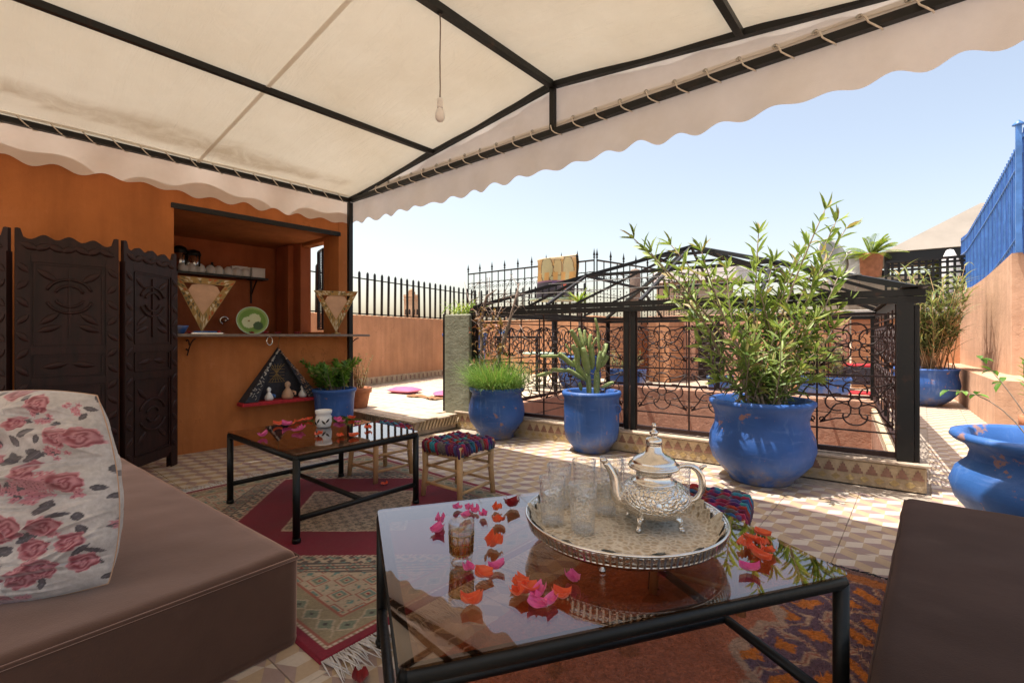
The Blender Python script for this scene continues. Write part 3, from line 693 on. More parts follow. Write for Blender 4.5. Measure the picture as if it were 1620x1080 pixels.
# pavilion, lattice and dishes beyond the far end
pv = thing('roof_pavilion', 'beige tent pavilion with pyramid roof beyond the far end wall', 'pavilion', (1.35, 18.2, -2), math.radians(4))
MB()._add([(-2.3, -2, 5.35), (2.3, -2, 5.35), (2.3, 2, 5.35), (-2.3, 2, 5.35), (-.15, 0, 6.75), (.15, 0, 6.75)], [(0, 1, 5, 4), (1, 2, 5), (2, 3, 4, 5), (3, 0, 4)]).build('tent_roof', 'tent_beige', pv)
MB().box(-2.25, 2.25, -1.95, -1.9, 5.05, 5.34).build('fascia', 'black_plastic', pv)
for px_ in (-2.2, 2.2):
    for py_ in (-1.9, 1.9): MB().bar((px_, py_, 0), (px_, py_, 5.3), .12).build('post', 'black_iron', pv)
MB().cbox(-2.3, 2.3, -2, 2, 0, 3.6, .02).build('base', 'beige_plaster', pv)
MB().box(-2.2, 2.2, 1.5, 1.55, 3.601, 5.1).build('back_panel', 'dark_void', pv)
lt = thing('lattice_screen', 'black square lattice screen standing on the far ledge', 'screen', (-.6, 13.2, 1.721), 0)
l_ = MB()
for k in range(26): l_.bar((k*.11, 0, 0), (k*.11, 0, 1.0), .045, .02)
for k in range(9): l_.bar((0, .012, .06+k*.11), (2.8, .012, .06+k*.11), .02, .045)
l_.build('lattice', 'black_iron', lt); MB().bar((0, 0, 1.02), (2.8, 0, 1.02), .06, .05).build('top_rail', 'black_iron', lt)
pu = thing('closed_parasol', 'closed white parasol standing behind the lattice screen', 'parasol', (.45, 13.9, 1.0)); MB().lathe([(.03, 0), (.03, .6), (.17, .75), (.19, 1.2), (.15, 1.75), (.06, 1.98), (0, 2.0)], 14, fun=lambda a, z: 1+.12*math.sin(7*a)).build('canopy', 'bare_white', pu)
for i, (px_, py_, z, r, l2) in enumerate([(1312, 408, 2.9, .50, 'upright grey satellite dish behind the top of the oleander'), (1338, 428, 2.55, .46, 'lower satellite dish leaning right beside the potted cycad')]):
    d = 12.6+i*.3; p = at(px_, 600, 0).normalized(); ll = (px_-CXP)/FPX
    X = (_c*ll-_s)*d; Y = (_s*ll+_c)*d; Z = CAMH+(HOR-py_)/FPX*d
    sd = thing('satellite_dish', l2, 'satellite dish', (X, Y, Z), rot=(math.radians(72), 0, math.radians(60-i*70)))
    MB().lathe([(0, 0), (r*.5, .03), (r*.85, .085), (r, .12), (r+.01, .125), (r*.85, .10), (r*.5, .045), (0, .015)], 28).build('reflector', 'dish_grey', sd)
    MB().tube([(0, -r*.9, .1), (0, -.1, .5)], .012).lathe([(.03, 0), (.03, .08)], 8, (0, -.1, .48)).build('receiver_arm', 'dish_grey', sd)
    MB().bar((0, 0, -.02), (-.1, -.15, -.1), .05).bar((-.1, -.15, -.1), (-.1, -1.0, -.12), .05).build('mount', 'dish_grey', sd)

# ================================================================== AWNING
EX0, RX, EX1, GY, EZ, RZ, YB = -5.32, -2.28, .76, 3.18, 2.80, 3.18, -4.2
aw = thing('awning', 'large cream canvas awning with scalloped valance on a black steel frame', 'awning', (EX0, GY, 0))
def al(x, y, z): return (x-EX0, y-GY, z)
def slope_z(x): return EZ+(RZ-EZ)*(1-abs(x-RX)/(RX-EX0))
def beam(p, q, w=.05, name='beam'): return MB().bar(al(*p), al(*q), w, w).build(name, 'black_iron', aw)
beam((EX0, YB, EZ), (EX0, GY, EZ), .046); beam((EX1, YB, EZ), (EX1, GY, EZ), .046); beam((EX0+.026, GY, EZ-.002), (EX1-.026, GY, EZ-.002), .046)
beam((RX, YB, RZ), (RX, GY-.027, RZ), .05, 'ridge_beam')
for x in (-3.75, -.85): beam((x, YB, slope_z(x)), (x, GY-.026, slope_z(x)), .042, 'purlin')
for sgn, ex in ((1, EX0), (-1, EX1)): beam((ex, GY, EZ+.028), (RX, GY, RZ), .046, 'gable_rafter')
beam((RX, GY, EZ+.026), (RX, GY, RZ-.03), .042, 'strut')
for x, y in ((EX0, GY), (EX1, GY-.0), (EX0, -1.2), (EX1, -1.2)):
    if (x, y) == (EX1, GY): continue
    p = MB().bar(al(x, y, 0), al(x, y, EZ-.028), .05); p.box(*[v for v in (x-EX0-.06, x-EX0+.06, y-GY-.06, y-GY+.06, .001, .012)]); p.build('post', 'black_iron', aw)
# canvas: two roof slopes with a little sag between the beams
def roofpt(xa, xb, u, v, sgn):
    x = xa+(xb-xa)*u; y = YB+(GY+.035-YB)*v
    w_ = abs(math.sin(PI*min(1, abs((x-xa))/(1.5))))if abs(x-xa) < 1.5 else abs(math.sin(PI*(abs(x-xa)-1.5)/1.56))
    z = slope_z(x)+.034-.026*w_*(.6+.4*math.sin(2.1*y)) + .008*mnoise.noise(Vector((x*3, y*3, 0)))+.004*mnoise.noise(Vector((x*3, y*12, 5)))
    return al(x, y, z)
for xa, xb in ((EX0-.035, RX), (RX, EX1+.035)):
    m_ = MB().grid(lambda u, v: roofpt(xa, xb, u, v, 1), 40, 90)
    me = m_.mesh('roof_canvas', 'canvas')
    at_ = me.attributes.new('stain', 'FLOAT', 'POINT'); vals = []
    for v in me.vertices:
        x, y = v.co.x+EX0, v.co.y+GY
        k = 0
        if xa < -4:
            e = abs(x-EX0); c0 = .55+.18*math.sin(y*1.7)+.10*mnoise.noise(Vector((y*2.3, 1, 0)))
            k = max(0, 1-((e-c0*.55)/(.28))**2)*(1 if .2 < y < 2.9 else .15)
            if e < .26+.10*math.sin(y*2.1+1): k *= .25
        vals.append(max(0, k)*.62)
    at_.data.foreach_set('value', vals)
    link('roof_canvas', me, aw)
for y in (1.55, -.9): MB().grid(lambda u, v: al(EX0+(RX-EX0)*u, y+.032*(v-.5), slope_z(EX0+(RX-EX0)*u)+.012), 30, 1).build('seam', 'valance_canvas', aw)
for y in (1.55,): MB().grid(lambda u, v: al(RX+(EX1-RX)*u, y+.032*(v-.5), slope_z(RX+(EX1-RX)*u)+.012), 30, 1).build('seam', 'valance_canvas', aw)
# gable cloth with scalloped valance
def scal(t): return (.021+.007*math.sin(t*3.7))*math.cos(2*PI*(t+.012*math.sin(t*5))/.285)+.008*math.sin(t*2.3)+.004*math.sin(t*7.1)
def gablept(u, v):
    x = EX0-.04+(EX1-EX0+.08)*u; zt = slope_z(min(max(x, EX0), EX1))+.032; zb = 2.515+scal(x+.12)
    z = zt+(zb-zt)*v; below = max(0, (EZ-z)/.3)
    y = GY+.042+.020*below*math.sin(x*5.3+1)+.012*below*math.sin(x*13)+.006*mnoise.noise(Vector((x*4, z*6, 3)))
    return al(x, y, z)
MB().grid(gablept, 260, 14).build('gable_valance', 'valance_canvas', aw)
def eavept(ex, sg):
    def f(u, v):
        y = YB+(GY+.04-YB)*u; zt = EZ+.034; zb = 2.515+scal(y); z = zt+(zb-zt)*v; below = max(0, (EZ-z)/.3)
        return al(ex-sg*(.042+.018*below*math.sin(y*4.7)+.012*below*math.sin(y*12.5)), y, z)
    return f
MB().grid(eavept(EX0, 1), 300, 10).build('eave_valance', 'valance_canvas', aw); MB().grid(eavept(EX1, -1), 300, 10).build('eave_valance', 'valance_canvas', aw)
MB().grid(lambda u, v: al(EX0+.35+(EX1-EX0-.7)*u, GY+.030+.004*math.sin(40*u), EZ+.045+.045*v), 60, 1).build('laced_hem', 'valance_canvas', aw)
MB().grid(lambda u, v: al(EX0+.03+.055*v, YB+(GY-.05-YB)*u, EZ+.034+.004*math.sin(30*u)), 60, 1).build('laced_hem', 'valance_canvas', aw)
rm = MB().tube([(0, .026, .075), (.012, -.002, .068), (.03, -.03, .04), (.045, -.036, 0), (.07, -.034, -.024), (.095, .0, -.034), (.10, .03, -.03)], .0048, 6).mesh('lacing_loop', 'rope')
em = MB().tube([(.013*math.cos(a), 0, .013*math.sin(a)) for a in np.linspace(0, 2*PI, 13)[:-1]], .004, 5, True).mesh('eyelet', 'eyelet')
for k in range(25):
    x = EX0+.55+k*.205; link('lacing_loop', rm, aw, al(x, GY, EZ)); link('eyelet', em, aw, al(x, GY+.024, EZ+.078))
rm2 = MB().tube([(.05, 0, .034), (.036, .02, .02), (.034, .05, -.01), (.0, .10, -.034), (-.036, .13, -.02)], .0048, 6).mesh('lacing_loop', 'rope')
for k in range(22): link('lacing_loop', rm2, aw, al(EX0, -1.0+k*.19, EZ))
lc = MB().tube([al(EX0+.4+(EX1-EX0-.8)*t, GY+.02, EZ+.062+.006*math.sin(60*t)) for t in np.linspace(0, 1, 60)], .0035, 5); lc.build('lacing_cord', 'rope', aw)
# bulb on its cable
bl = thing('hanging_bulb', 'white light bulb hanging on a thin cable from the awning ridge', 'light bulb', (RX, 1.98, 2.49))
MB().tube([(0, 0, .66), (.004, .0, .58), (-.004, .003, .4), (.002, 0, .2), (0, 0, .13)], .004, 6).build('cable', 'grey_wood', bl)
MB().lathe([(.012, .135), (.017, .13), (.018, .10), (.015, .095), (.019, .09), (.019, .075)], 16).build('socket', 'white_plastic', bl); MB().lathe([(.017, .08), (.0175, .074), (.015, .066)], 16).build('cap_ring', 'chrome', bl)
MB().lathe([(.016, .072), (.026, .05), (.031, .028), (.028, .008), (.017, -.008), (0, -.012)], 20).build('bulb', 'white_plastic', bl)
MB().lathe([(.02, .66), (.02, .672)], 10).build('hook', 'black_iron', bl)

# ================================================================== SKYLIGHT FRAME over the well
sk = thing('skylight_frame', 'black iron skylight cage with flower scroll railings and open pyramid roof', 'skylight', (ATX, ATY, 0), ATR)
ZB, ZT = .24, 1.36
def sbar(name, p, q, w, h=None, m='black_iron', par=None): return MB().bar(p, q, w, h or w).build(name, m, par or sk)
FY = .03
for x, y, w_ in ((-.12, FY, .10), (-2.24, FY, .055), (-2.31, FY, .045), (-AW+.12, FY, .06), (-.12, AD-.02, .09), (-2.28, AD-.02, .05), (-AW+.1, AD-.02, .06), (-.1, AD*.5, .045), (-AW+.1, AD*.5, .045)):
    sbar('post', (x, y, .206 if y < .5 else .2), (x, y, ZT+.04), w_)
sbar('post', (-.05, FY+.0, .206), (-.05, FY, ZT+.02), .03, .08)
for z, w_ in ((ZT+.06, .07), (ZT+.115, .04)):
    sbar('top_beam', (-AW+.05, FY, z), (.0, FY, z), w_, .05); sbar('top_beam', (-AW+.05, AD, z), (.0, AD, z), w_, .05)
    sbar('top_beam', (-.08, FY+.04, z-.003), (-.08, AD-.04, z-.003), w_, .05); sbar('top_beam', (-AW+.1, FY+.04, z-.003), (-AW+.1, AD-.04, z-.003), w_, .05)
ap = Vector((-AW/2, AD/2, 2.36)); ZR = ZT+.14
cs = [Vector((-.03, FY, ZR)), Vector((-AW+.08, FY, ZR)), Vector((-AW+.08, AD, ZR)), Vector((-.03, AD, ZR))]
for c0 in cs: sbar('hip_rafter', c0, ap, .045)
for k in range(4):
    a_, b_ = cs[k], cs[(k+1) % 4]
    for t in (.25, .5, .75):
        m_ = a_.lerp(b_, t); top = ap if t == .5 else (a_.lerp(ap, .5) if t < .5 else b_.lerp(ap, .5))
        sbar('rafter', m_, top, .03)
    for t in (.5, .82): sbar('purlin', a_.lerp(ap, t), b_.lerp(ap, t), .035)
    for t in (.16, .33): sbar('stay_wire', a_.lerp(ap, t)+Vector((0, 0, .03)), b_.lerp(ap, t)+Vector((0, 0, .03)), .008, m='dish_grey')
sbar('roof_panel', (-.06, FY-.06, ZR+.02), (-.06, AD, ZR+.02), .16, .012)
# scroll flower, one mesh shared by all panels
def circ(cx, cz, r, a0=0, a1=2*PI, n=14): return [(cx+r*math.cos(a), 0, cz+r*math.sin(a)) for a in np.linspace(a0, a1, n)]
fl = MB(); R = .0068
fl.tube(circ(0, 0, .045, n=13)[:-1], R, 5, True)
for sx in (1, -1):
    for sz in (1, -1):
        d = Vector((sx*.80, 0, sz*.60)); n_ = Vector((-d.z, 0, d.x))
        lp = [d*.047+n_*.014, d*.075+n_*.05, d*.115+n_*.066, d*.155+n_*.055, d*.20+n_*.03, d*.30+n_*.002, d*.31, d*.20-n_*.03, d*.155-n_*.055, d*.115-n_*.066, d*.075-n_*.05, d*.047-n_*.014]
        fl.tube(lp, R, 5)
        e_ = d*.29
        fl.tube([e_+Vector((sx*(-.02*math.sin(t)), 0, sz*(-.018+.018*math.cos(t)))) *(1) for t in np.linspace(0, 5.5, 10)], R, 5)
for a in (0, PI/2, PI, 3*PI/2):
    fl.tube([(math.cos(a)*.125+.085*math.cos(a+t), 0, math.sin(a)*.115+.075*math.sin(a+t)) for t in np.linspace(-1.9, 1.9, 12)], R, 5)
flm = fl.mesh('scroll_flower', 'rust_iron')
def panel(x0, x1, y, ncol, along='x'):
    mb = MB()
    def q(t, z): return (t, y, z) if along == 'x' else (y, t, z)
    for z, w_ in ((ZB, .04), (.40, .012), (.835, .014), (1.315, .014)): mb.bar(q(x0, z), q(x1, z), w_, w_)
    st = (x1-x0)/ncol
    for i in range(ncol+1): mb.bar(q(x0+i*st, ZB), q(x0+i*st, ZT+.03), .014)
    pn = mb.build('railing_panel', 'rust_iron', sk)
    for i in range(ncol):
        for z in (.615, 1.075):
            o = link('scroll_flower', flm, pn, q(x0+(i+.5)*st, z), (0, 0, 0 if along == 'x' else PI/2)); o.scale = (st/.54, 1, .92)
panel(-2.21, -.17, FY, 4); panel(-AW+.16, -2.34, FY, 4); panel(-2.25, -.16, AD-.02, 4); panel(-AW+.14, -2.31, AD-.02, 4)
panel(.08, AD-.06, -.12, 8, 'y'); panel(.08, AD-.06, -AW+.1, 8, 'y')
pl = thing('render_pillar', 'short grey-green rendered pillar at the left end of the skylight railing', 'pillar', (*A(-AW-.12, .05), 0), ATR)
MB().cbox(-.22, .20, -.09, .09, .001, 1.42, .012).build('shaft', 'grey_green_plaster', pl); MB().box(-.262, -.221, -.07, .07, .001, 1.43).build('iron_edge', 'black_iron', pl)

# ================================================================== CARPETS
def hash2(i, j, k=0): return (np.sin(i*127.1+j*311.7+k*74.7)*43758.5453) % 1.0
def carpet_colors(X, Y, cx, cy, hx, hy):
    u = X-cx; v = Y-cy; C = np.zeros(X.shape+(3,))
    beige = np.array((.50, .40, .29)); burg = np.array((.205, .012, .030)); grn = np.array((.20, .235, .165)); teal = np.array((.13, .26, .24)); rose = np.array((.36, .12, .085)); dk = np.array((.07, .06, .055)); olive = np.array((.30, .25, .15))
    def put(m, c): C[m] = c
    C[:] = beige
    def motif(m, s, ang, seed, pal):
        uu = (u*math.cos(ang)-v*math.sin(ang))/s; vv = (u*math.sin(ang)+v*math.cos(ang))/s
        i = np.floor(uu); j = np.floor(vv); f = uu-i-.5; g_ = vv-j-.5
        man = np.abs(f)+np.abs(g_); h = hash2(i, j, seed)
        put(m & (man < .46) & (man > .39), pal[0]); put(m & (man < .30), pal[1]); put(m & (man < .30) & (man > .245), pal[2])
        put(m & (man < .14), beige); put(m & (man < .085), np.array(pal[3]))
        put(m & (np.abs(f) > .40) & (np.abs(g_) > .40) & (h > .3), pal[2])
        put(m & (np.abs(np.sin(uu*9)*np.sin(vv*9)) > .86) & (man > .46), pal[1])
    edge = np.minimum(hx-np.abs(u), hy-np.abs(v)); alln = edge > -1
    d = np.abs(u)+1.115*np.abs(v)
    motif(alln, .125, PI/4, 1, (rose, grn, teal, (.30, .03, .03)))
    b1 = edge < .20; put(b1, olive*.9+beige*.1)
    t = np.where(hx-np.abs(u) < hy-np.abs(v), v, u); tt = (t/.11) % 1-.5; ee = (edge-.125)/.055
    put(b1 & (np.abs(tt)*1.6+np.abs(ee) < .8), grn); put(b1 & (np.abs(tt)*1.6+np.abs(ee) < .8) & (np.abs(tt)*1.6+np.abs(ee) > .62), beige); put(b1 & (np.abs(tt)*1.6+np.abs(ee) < .18), dk)
    for e0 in (.195, .065): put(np.abs(edge-e0) < .006, rose)
    put((edge < .058) & (edge > .045) & (((t/.022) % 1) < .6), (.62, .52, .42)); put(edge < .045, burg*1.15)
    field = (d < 1.03) & (edge > .2)
    put(field, burg); fz = field & (np.abs(d-1.02) < .012) & (((u*60) % 1) < .6); put(fz, (.6, .48, .36))
    med = d < .54; put(med, beige*.85); motif(med, .075, .3, 5, (dk, grn*.6, dk, (.2, .04, .03))); put(med & (np.abs(d-.53) < .010) & (((u*60) % 1) < .6), (.6, .48, .36))
    # fine knotted speckle on the corner pieces between two lines
    band = (~field) & (edge > .2)
    put(band & (np.abs(d-1.14) < .006), dk); put(band & (np.abs(d-1.27) < .006), dk)
    st = band & (d > 1.14) & (d < 1.27); put(st & (((u-v)*26 % 1) < .5), dk*1.8)
    near = band & (d < 1.14); put(near & (np.abs(np.sin(u*75)*np.sin(v*68)) > .5), dk*1.6)
    nz = RNG.random(X.shape)[..., None]*.28+.86
    return np.clip(C*nz*(1+.08*np.sin(u*11)[..., None]), 0, 1)
def rug_obj(name, parent, x0, x1, y0, y1, z, cols, mat_, step, wob=.004):
    nu = int((x1-x0)/step); nv = int((y1-y0)/step); xs = np.linspace(x0, x1, nu); ys = np.linspace(y0, y1, nv); X, Y = np.meshgrid(xs, ys)
    Z = z+wob*(np.sin(X*7+Y*3)*np.sin(Y*5-X*2)); e = np.minimum(np.minimum(X-x0, x1-X), np.minimum(Y-y0, y1-Y)); Z = np.where(e < step*.6, .001, Z)
    C = cols(X, Y); return X, Y, Z, C
r1 = thing('carpet', 'burgundy and beige knotted carpet with medallion and white fringe under the far table', 'carpet', (-2.84, 1.735, 0))
X, Y, Z, C = rug_obj('c', r1, -1.24, 1.24, -.895, .895, .012, lambda X, Y: carpet_colors(X, Y, 0, 0, 1.24, .895), 'rug_weave', .0062, .003)
link('pile', grid_mesh('pile', X, Y, Z, C, 'rug_weave'), r1)
fr = MB()
for sx in (1, -1):
    for k in range(330):
        y = -.89+1.78*k/330+rnd(-.003, .003); L = rnd(.09, .16); x = sx*1.238; a = rnd(-.5, .5)
        mid = (x+sx*L*.5, y+L*.3*math.sin(a), .004+rnd(0, .012)); fr.tube([(x, y, .008), mid, (x+sx*L, y+L*math.sin(a)*.7, .004+rnd(0, .006))], [.0028, .0025, .0012], 4)
fr.build('fringe', 'bare_white', r1, kind='stuff')

def shag_colors(X, Y):
    terra = np.array((.60, .20, .095)); pur = np.array((.17, .095, .13)); org = np.array((.74, .22, .03)); cream = np.array((.60, .38, .25)); pink = np.array((.42, .15, .10))
    wx = X+.02*np.sin(Y*23)+.012*np.sin(Y*51+X*30); wy = Y+.02*np.sin(X*19)+.012*np.sin(X*47)
    C = np.zeros(X.shape+(3,)); C[:] = terra
    zone = wx > .02+.12*np.abs(((wy/.42) % 1)-.5)*2
    C[zone] = pur
    s = .24; uu = (wx+wy*.25)/s; vv = (wy-wx*.1)/s; i = np.floor(uu); j = np.floor(vv); f = uu-i-.5; g_ = vv-j-.5; man = np.abs(f)*1.1+np.abs(g_); h = hash2(i, j, 3)
    C[zone & (man < .62) & (man > .50)] = cream; C[zone & (np.abs(man-.57) < .02)] = pink
    C[zone & (man < .24)] = org; C[zone & (man > .80)] = org*.9
    C[zone & (man < .24) & (h > .7)] = pink
    ed = np.abs(wx-(.02+.12*np.abs(((wy/.42) % 1)-.5)*2)) < .022; C[ed] = cream
    C[(wx < -.1) & (hash2(np.floor(wx*14), np.floor(wy*14), 9) > .86)] = np.array((.42, .14, .05))
    C[Y > .98] = np.array((.50, .16, .04)); C[Y > 1.06] = np.array((.22, .12, .11))
    return np.clip(C*(RNG.random(X.shape)[..., None]*.5+.72), 0, 1)
r2 = thing('shaggy_rug', 'orange and purple shaggy berber rug under the near glass table', 'rug', (-.56, 1.72, 0))
X, Y, Z, C = rug_obj('s', r2, -.74, .80, -1.12, 1.11, .016, shag_colors, 'shag_weave', .008, .003)
Z = Z+RNG.random(Z.shape)*.007*(Z > .005); link('pile', grid_mesh('pile', X, Y, Z, C, 'shag_weave'), r2)
tv = []; tf = []; tc = []
N = 26000; px_ = RNG.uniform(-.73, .50, N); py_ = RNG.uniform(-1.1, 1.1, N); cc = shag_colors(px_[None, :], py_[None, :])[0]
for k in range(N):
    a = rnd(0, 2*PI); L = rnd(.012, .03); x, y = px_[k], py_[k]; w_ = .0022; ca, sa = math.cos(a), math.sin(a); o = len(tv)
    tv += [(x-sa*w_, y+ca*w_, .014), (x+sa*w_, y-ca*w_, .014), (x+ca*L, y+sa*L-.006, rnd(.018, .032))]; tf.append((o, o+1, o+2)); tc += [cc[k]*rnd(.9, 1.25)]*3
me = bpy.data.meshes.new('tufts'); me.from_pydata(tv, [], tf); set_col(me, np.clip(np.array(tc), 0, 1)); me.materials.append(M['shag_weave']); link('tufts', me, r2, kind='stuff')
fr = MB()
for k in range(220):
    x = -.73+1.5*k/220; fr.tube([(x, 1.105, .008), (x+rnd(-.02, .02), 1.13, .014), (x+rnd(-.03, .03), 1.15+rnd(0, .03), .004)], [.003, .003, .0015], 4)
fr.build('fringe', 'slate_cloth', r2, kind='stuff')

# ================================================================== SOFAS AND CUSHIONS
def soft_box(x0, x1, y0, y1, z0, z1, r=.035, n=(40, 40), puff=.0, seed=0):
    import bmesh
    bm = bmesh.new(); bmesh.ops.create_cube(bm, size=1)
    for v in bm.verts: v.co = Vector(((x0+x1)/2+v.co.x*(x1-x0), (y0+y1)/2+v.co.y*(y1-y0), (z0+z1)/2+v.co.z*(z1-z0)))
    bmesh.ops.bevel(bm, geom=[e for e in bm.edges if not (e.verts[0].co.z < z0+.001 and e.verts[1].co.z < z0+.001)], offset=r, segments=6, profile=.6, affect='EDGES')
    bmesh.ops.subdivide_edges(bm, edges=[e for e in bm.edges if e.calc_length() > .2], cuts=70, use_grid_fill=True)
    for v in bm.verts:
        q = v.co; k = (q.z-z0)/(z1-z0)
        nz = mnoise.noise(Vector((q.x*2.2+seed, q.y*2.2, q.z*2)))*.012+mnoise.noise(Vector((q.x*7+seed, q.y*7, q.z*4)))*.004+(abs(mnoise.noise(Vector((q.x*2.1+q.y*1.3+seed, q.y*4.5-q.x*3.1, q.z*3))))-.25)*-.020*max(0, mnoise.noise(Vector((q.x*1.1, q.y*1.1+seed, 4)))+.25)
        if k > .9: q.z += nz+puff*math.sin(PI*(q.x-x0)/(x1-x0))*math.sin(PI*(q.y-y0)/(y1-y0))
        elif k > .05:
            q.x += nz*(1 if q.x > (x0+x1)/2 else -1); q.y += nz*(1 if q.y > (y0+y1)/2 else -1)
    me = bpy.data.meshes.new('seat'); bm.to_mesh(me); bm.free()
    me.polygons.foreach_set('use_smooth', [True]*len(me.polygons)); return me
sf = thing('bench_seat', 'low brown velvet bench seat with the floral cushion, at the left', 'sofa', (-1.78, .86, 0), math.radians(2.5))
me = soft_box(-2.75, 0, -2.6, 0, .002, .343, .055, puff=.016); me.materials.append(M['brown_velvet']); link('seat', me, sf)
pp = MB().tube([(-2.7+2.69*t, -.006, .318) for t in np.linspace(0, 1, 12)], .007, 6).tube([(-.006, -2.55+2.54*t, .318) for t in np.linspace(0, 1, 12)], .007, 6); pp.build('piping', 'brown_velvet', sf)
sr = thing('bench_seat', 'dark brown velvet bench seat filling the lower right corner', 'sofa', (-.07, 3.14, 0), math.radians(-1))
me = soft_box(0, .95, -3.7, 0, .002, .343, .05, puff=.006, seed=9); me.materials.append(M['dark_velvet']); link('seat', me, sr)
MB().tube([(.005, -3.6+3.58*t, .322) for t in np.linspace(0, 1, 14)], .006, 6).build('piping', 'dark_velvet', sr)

def pillow_grid(w, h, t, n, seed=0, pinch=.10, skew=0.0, amp=.004):
    u = np.linspace(-1, 1, n); U, V = np.meshgrid(u, u)
    edge = np.clip((1-np.abs(U)**2.4), 0, 1)**.55*np.clip((1-np.abs(V)**2.4), 0, 1)**.55
    X = U*w/2*(1-pinch*(np.abs(V)**2)*(1-.0*np.abs(U))); Y = V*h/2*(1-pinch*(np.abs(U)**2))
    X = np.where(U > 0, X*(1-skew*((V+1)/2)**1.4), X)
    fold = np.zeros_like(U)
    r_ = np.random.default_rng(seed)
    for k in range(40):
        a, b_, ang, f = r_.uniform(-1, 1), r_.uniform(-1, 1), r_.uniform(-.5, .5), r_.uniform(9, 17)
        g_ = np.exp(-(((U-a)/.35)**2+((V-b_)/.2)**2)); fold += amp*g_*np.sin(f*(V*math.cos(ang)+U*math.sin(ang))+k)
    for k in range(int(amp*2600)):
        a, b_, ang, ln, sg = r_.uniform(-1, 1), r_.uniform(-1, 1), r_.normal(.25, .35), r_.uniform(.15, .5), r_.uniform(.012, .03)
        p = (U-a)*math.cos(ang)+(V-b_)*math.sin(ang); q = -(U-a)*math.sin(ang)+(V-b_)*math.cos(ang)+.06*np.sin(p*5+k)
        fold += amp*.55*np.exp(-(q/sg)**2-(p/ln)**2)*(1 if k % 3 else -1)
    Z = t/2*edge
    return U, V, X, Y, Z, fold*np.clip(edge*1.4, 0, 1)
def floral(U, V):
    U = U*1.42-.12; V = V*1.42
    C = np.zeros(U.shape+(3,)); C[:] = (.60, .555, .53)
    sat = np.sin(U*9+np.sin(V*7)*1.4)*np.sin(V*11+U*4); C *= (1+.08*sat)[..., None]
    r_ = np.random.default_rng(5)
    def leaf(cx, cy, ang, L, w, c):
        dx = U-cx; dy = V-cy; a = dx*math.cos(ang)+dy*math.sin(ang); b_ = -dx*math.sin(ang)+dy*math.cos(ang); t = a/L
        m = (t > 0) & (t < 1) & (np.abs(b_) < w*np.sin(np.clip(t, 0, 1)*PI)**.8); C[m] = np.array(c)*(1+.35*np.sin(np.abs(b_)[m]/w*5)[:, None])
        C[m & (np.abs(b_) < w*.06)] = np.array(c)*2.2
    def rose(cx, cy, r, c1, c2):
        dx = U-cx; dy = V-cy; rr = np.hypot(dx, dy)/r; th = np.arctan2(dy, dx)
        lim = 1+.08*np.sin(5*th+cx*9)+.05*np.sin(9*th)
        sp = np.sin(rr*13+th*1.0+1.6*np.sin(th*2.5+rr*5)+.8*np.sin(5*th))
        m = rr < lim
        k = np.clip(.5+.5*sp, 0, 1)*np.clip(1.15-rr*.35, 0, 1); col_ = np.array(c1)*k[..., None]+np.array(c2)*(1-k[..., None])
        C[m] = col_[m]; C[m & (rr > lim-.06)] = np.array(c1)*1.05
    def blossom(cx, cy, n, s):
        for _ in range(n):
            x, y = cx+r_.normal(0, s), cy+r_.normal(0, s*.8); rr = np.hypot(U-x, V-y); th = np.arctan2(V-y, U-x)
            m = rr < .030*(1+.3*np.cos(5*th)); C[m] = (.62, .26, .30); C[rr < .008] = (.25, .05, .08)
    gold = np.array((.50, .33, .10))
    G = (.085, .075, .085)
    for cx, cy, ang, L in [(.50, .74, .5, .20), (.52, .60, 2.2, .19), (.60, .55, -.4, .2), (.60, .47, 3.6, .2), (.62, .40, .8, .2), (.16, .34, 2.6, .24), (.16, .33, .4, .22), (.17, .31, 3.9, .26), (.45, .02, .6, .25), (.40, .0, 3.6, .2), (.55, .06, .2, .2), (.42, -.04, 2.4, .16), (.02, -.42, .4, .26), (.05, -.45, 3.4, .24), (.2, -.36, .2, .24), (.0, -.38, 2.2, .18), (.58, -.62, .5, .26), (.55, -.66, 3.5, .2), (-.12, -.80, .5, .3), (.1, -.86, .2, .24), (-.3, .1, 2.2, .2), (-.35, .05, .9, .22), (.78, -.3, 1.2, .2), (.7, -.85, .9, .25), (-.2, -.15, 1.2, .2)]: leaf(cx, cy, ang, L, .055, G)
    for _ in range(95): leaf(r_.uniform(-1.5, 1.5), r_.uniform(-1.5, 1.5), r_.uniform(0, 6.28), r_.uniform(.1, .2), r_.uniform(.03, .05), G)
    for _ in range(26): blossom(r_.uniform(-1.5, 1.5), r_.uniform(-1.4, 1.4), 9, .05)
    for cx, cy in ((.72, .12), (.66, -.05), (-.05, -.30), (.80, .05)): blossom(cx, cy, 26, .075)
    D, Lp = (.27, .045, .065), (.60, .27, .30)
    for cx, cy, r in ((-.02, .56, .23), (.24, .10, .20), (.70, .30, .11), (-.28, .12, .17), (.50, -.42, .17), (.02, -.66, .13), (.84, -.45, .13), (.72, -.72, .13), (-.5, -.3, .2), (-.55, .55, .2), (-.2, .9, .14), (.42, .92, .10), (1.0, .1, .14), (1.02, -.7, .12), (.3, -1.0, .13), (.95, .72, .13), (.35, .42, .09), (-.9, .2, .18), (-.3, -.42, .12), (-.5, -.75, .16)): rose(cx, cy, r, Lp, D)
    for _ in range(15):
        a_ = r_.uniform(0, 6.28); q_ = r_.uniform(1.05, 1.5); rose(q_*math.cos(a_), q_*math.sin(a_), r_.uniform(.1, .17), Lp, D)
    seam = np.abs(U-.32-.10*V*(-1)) < .006; C[seam] *= .8
    return np.clip(C, 0, 1)
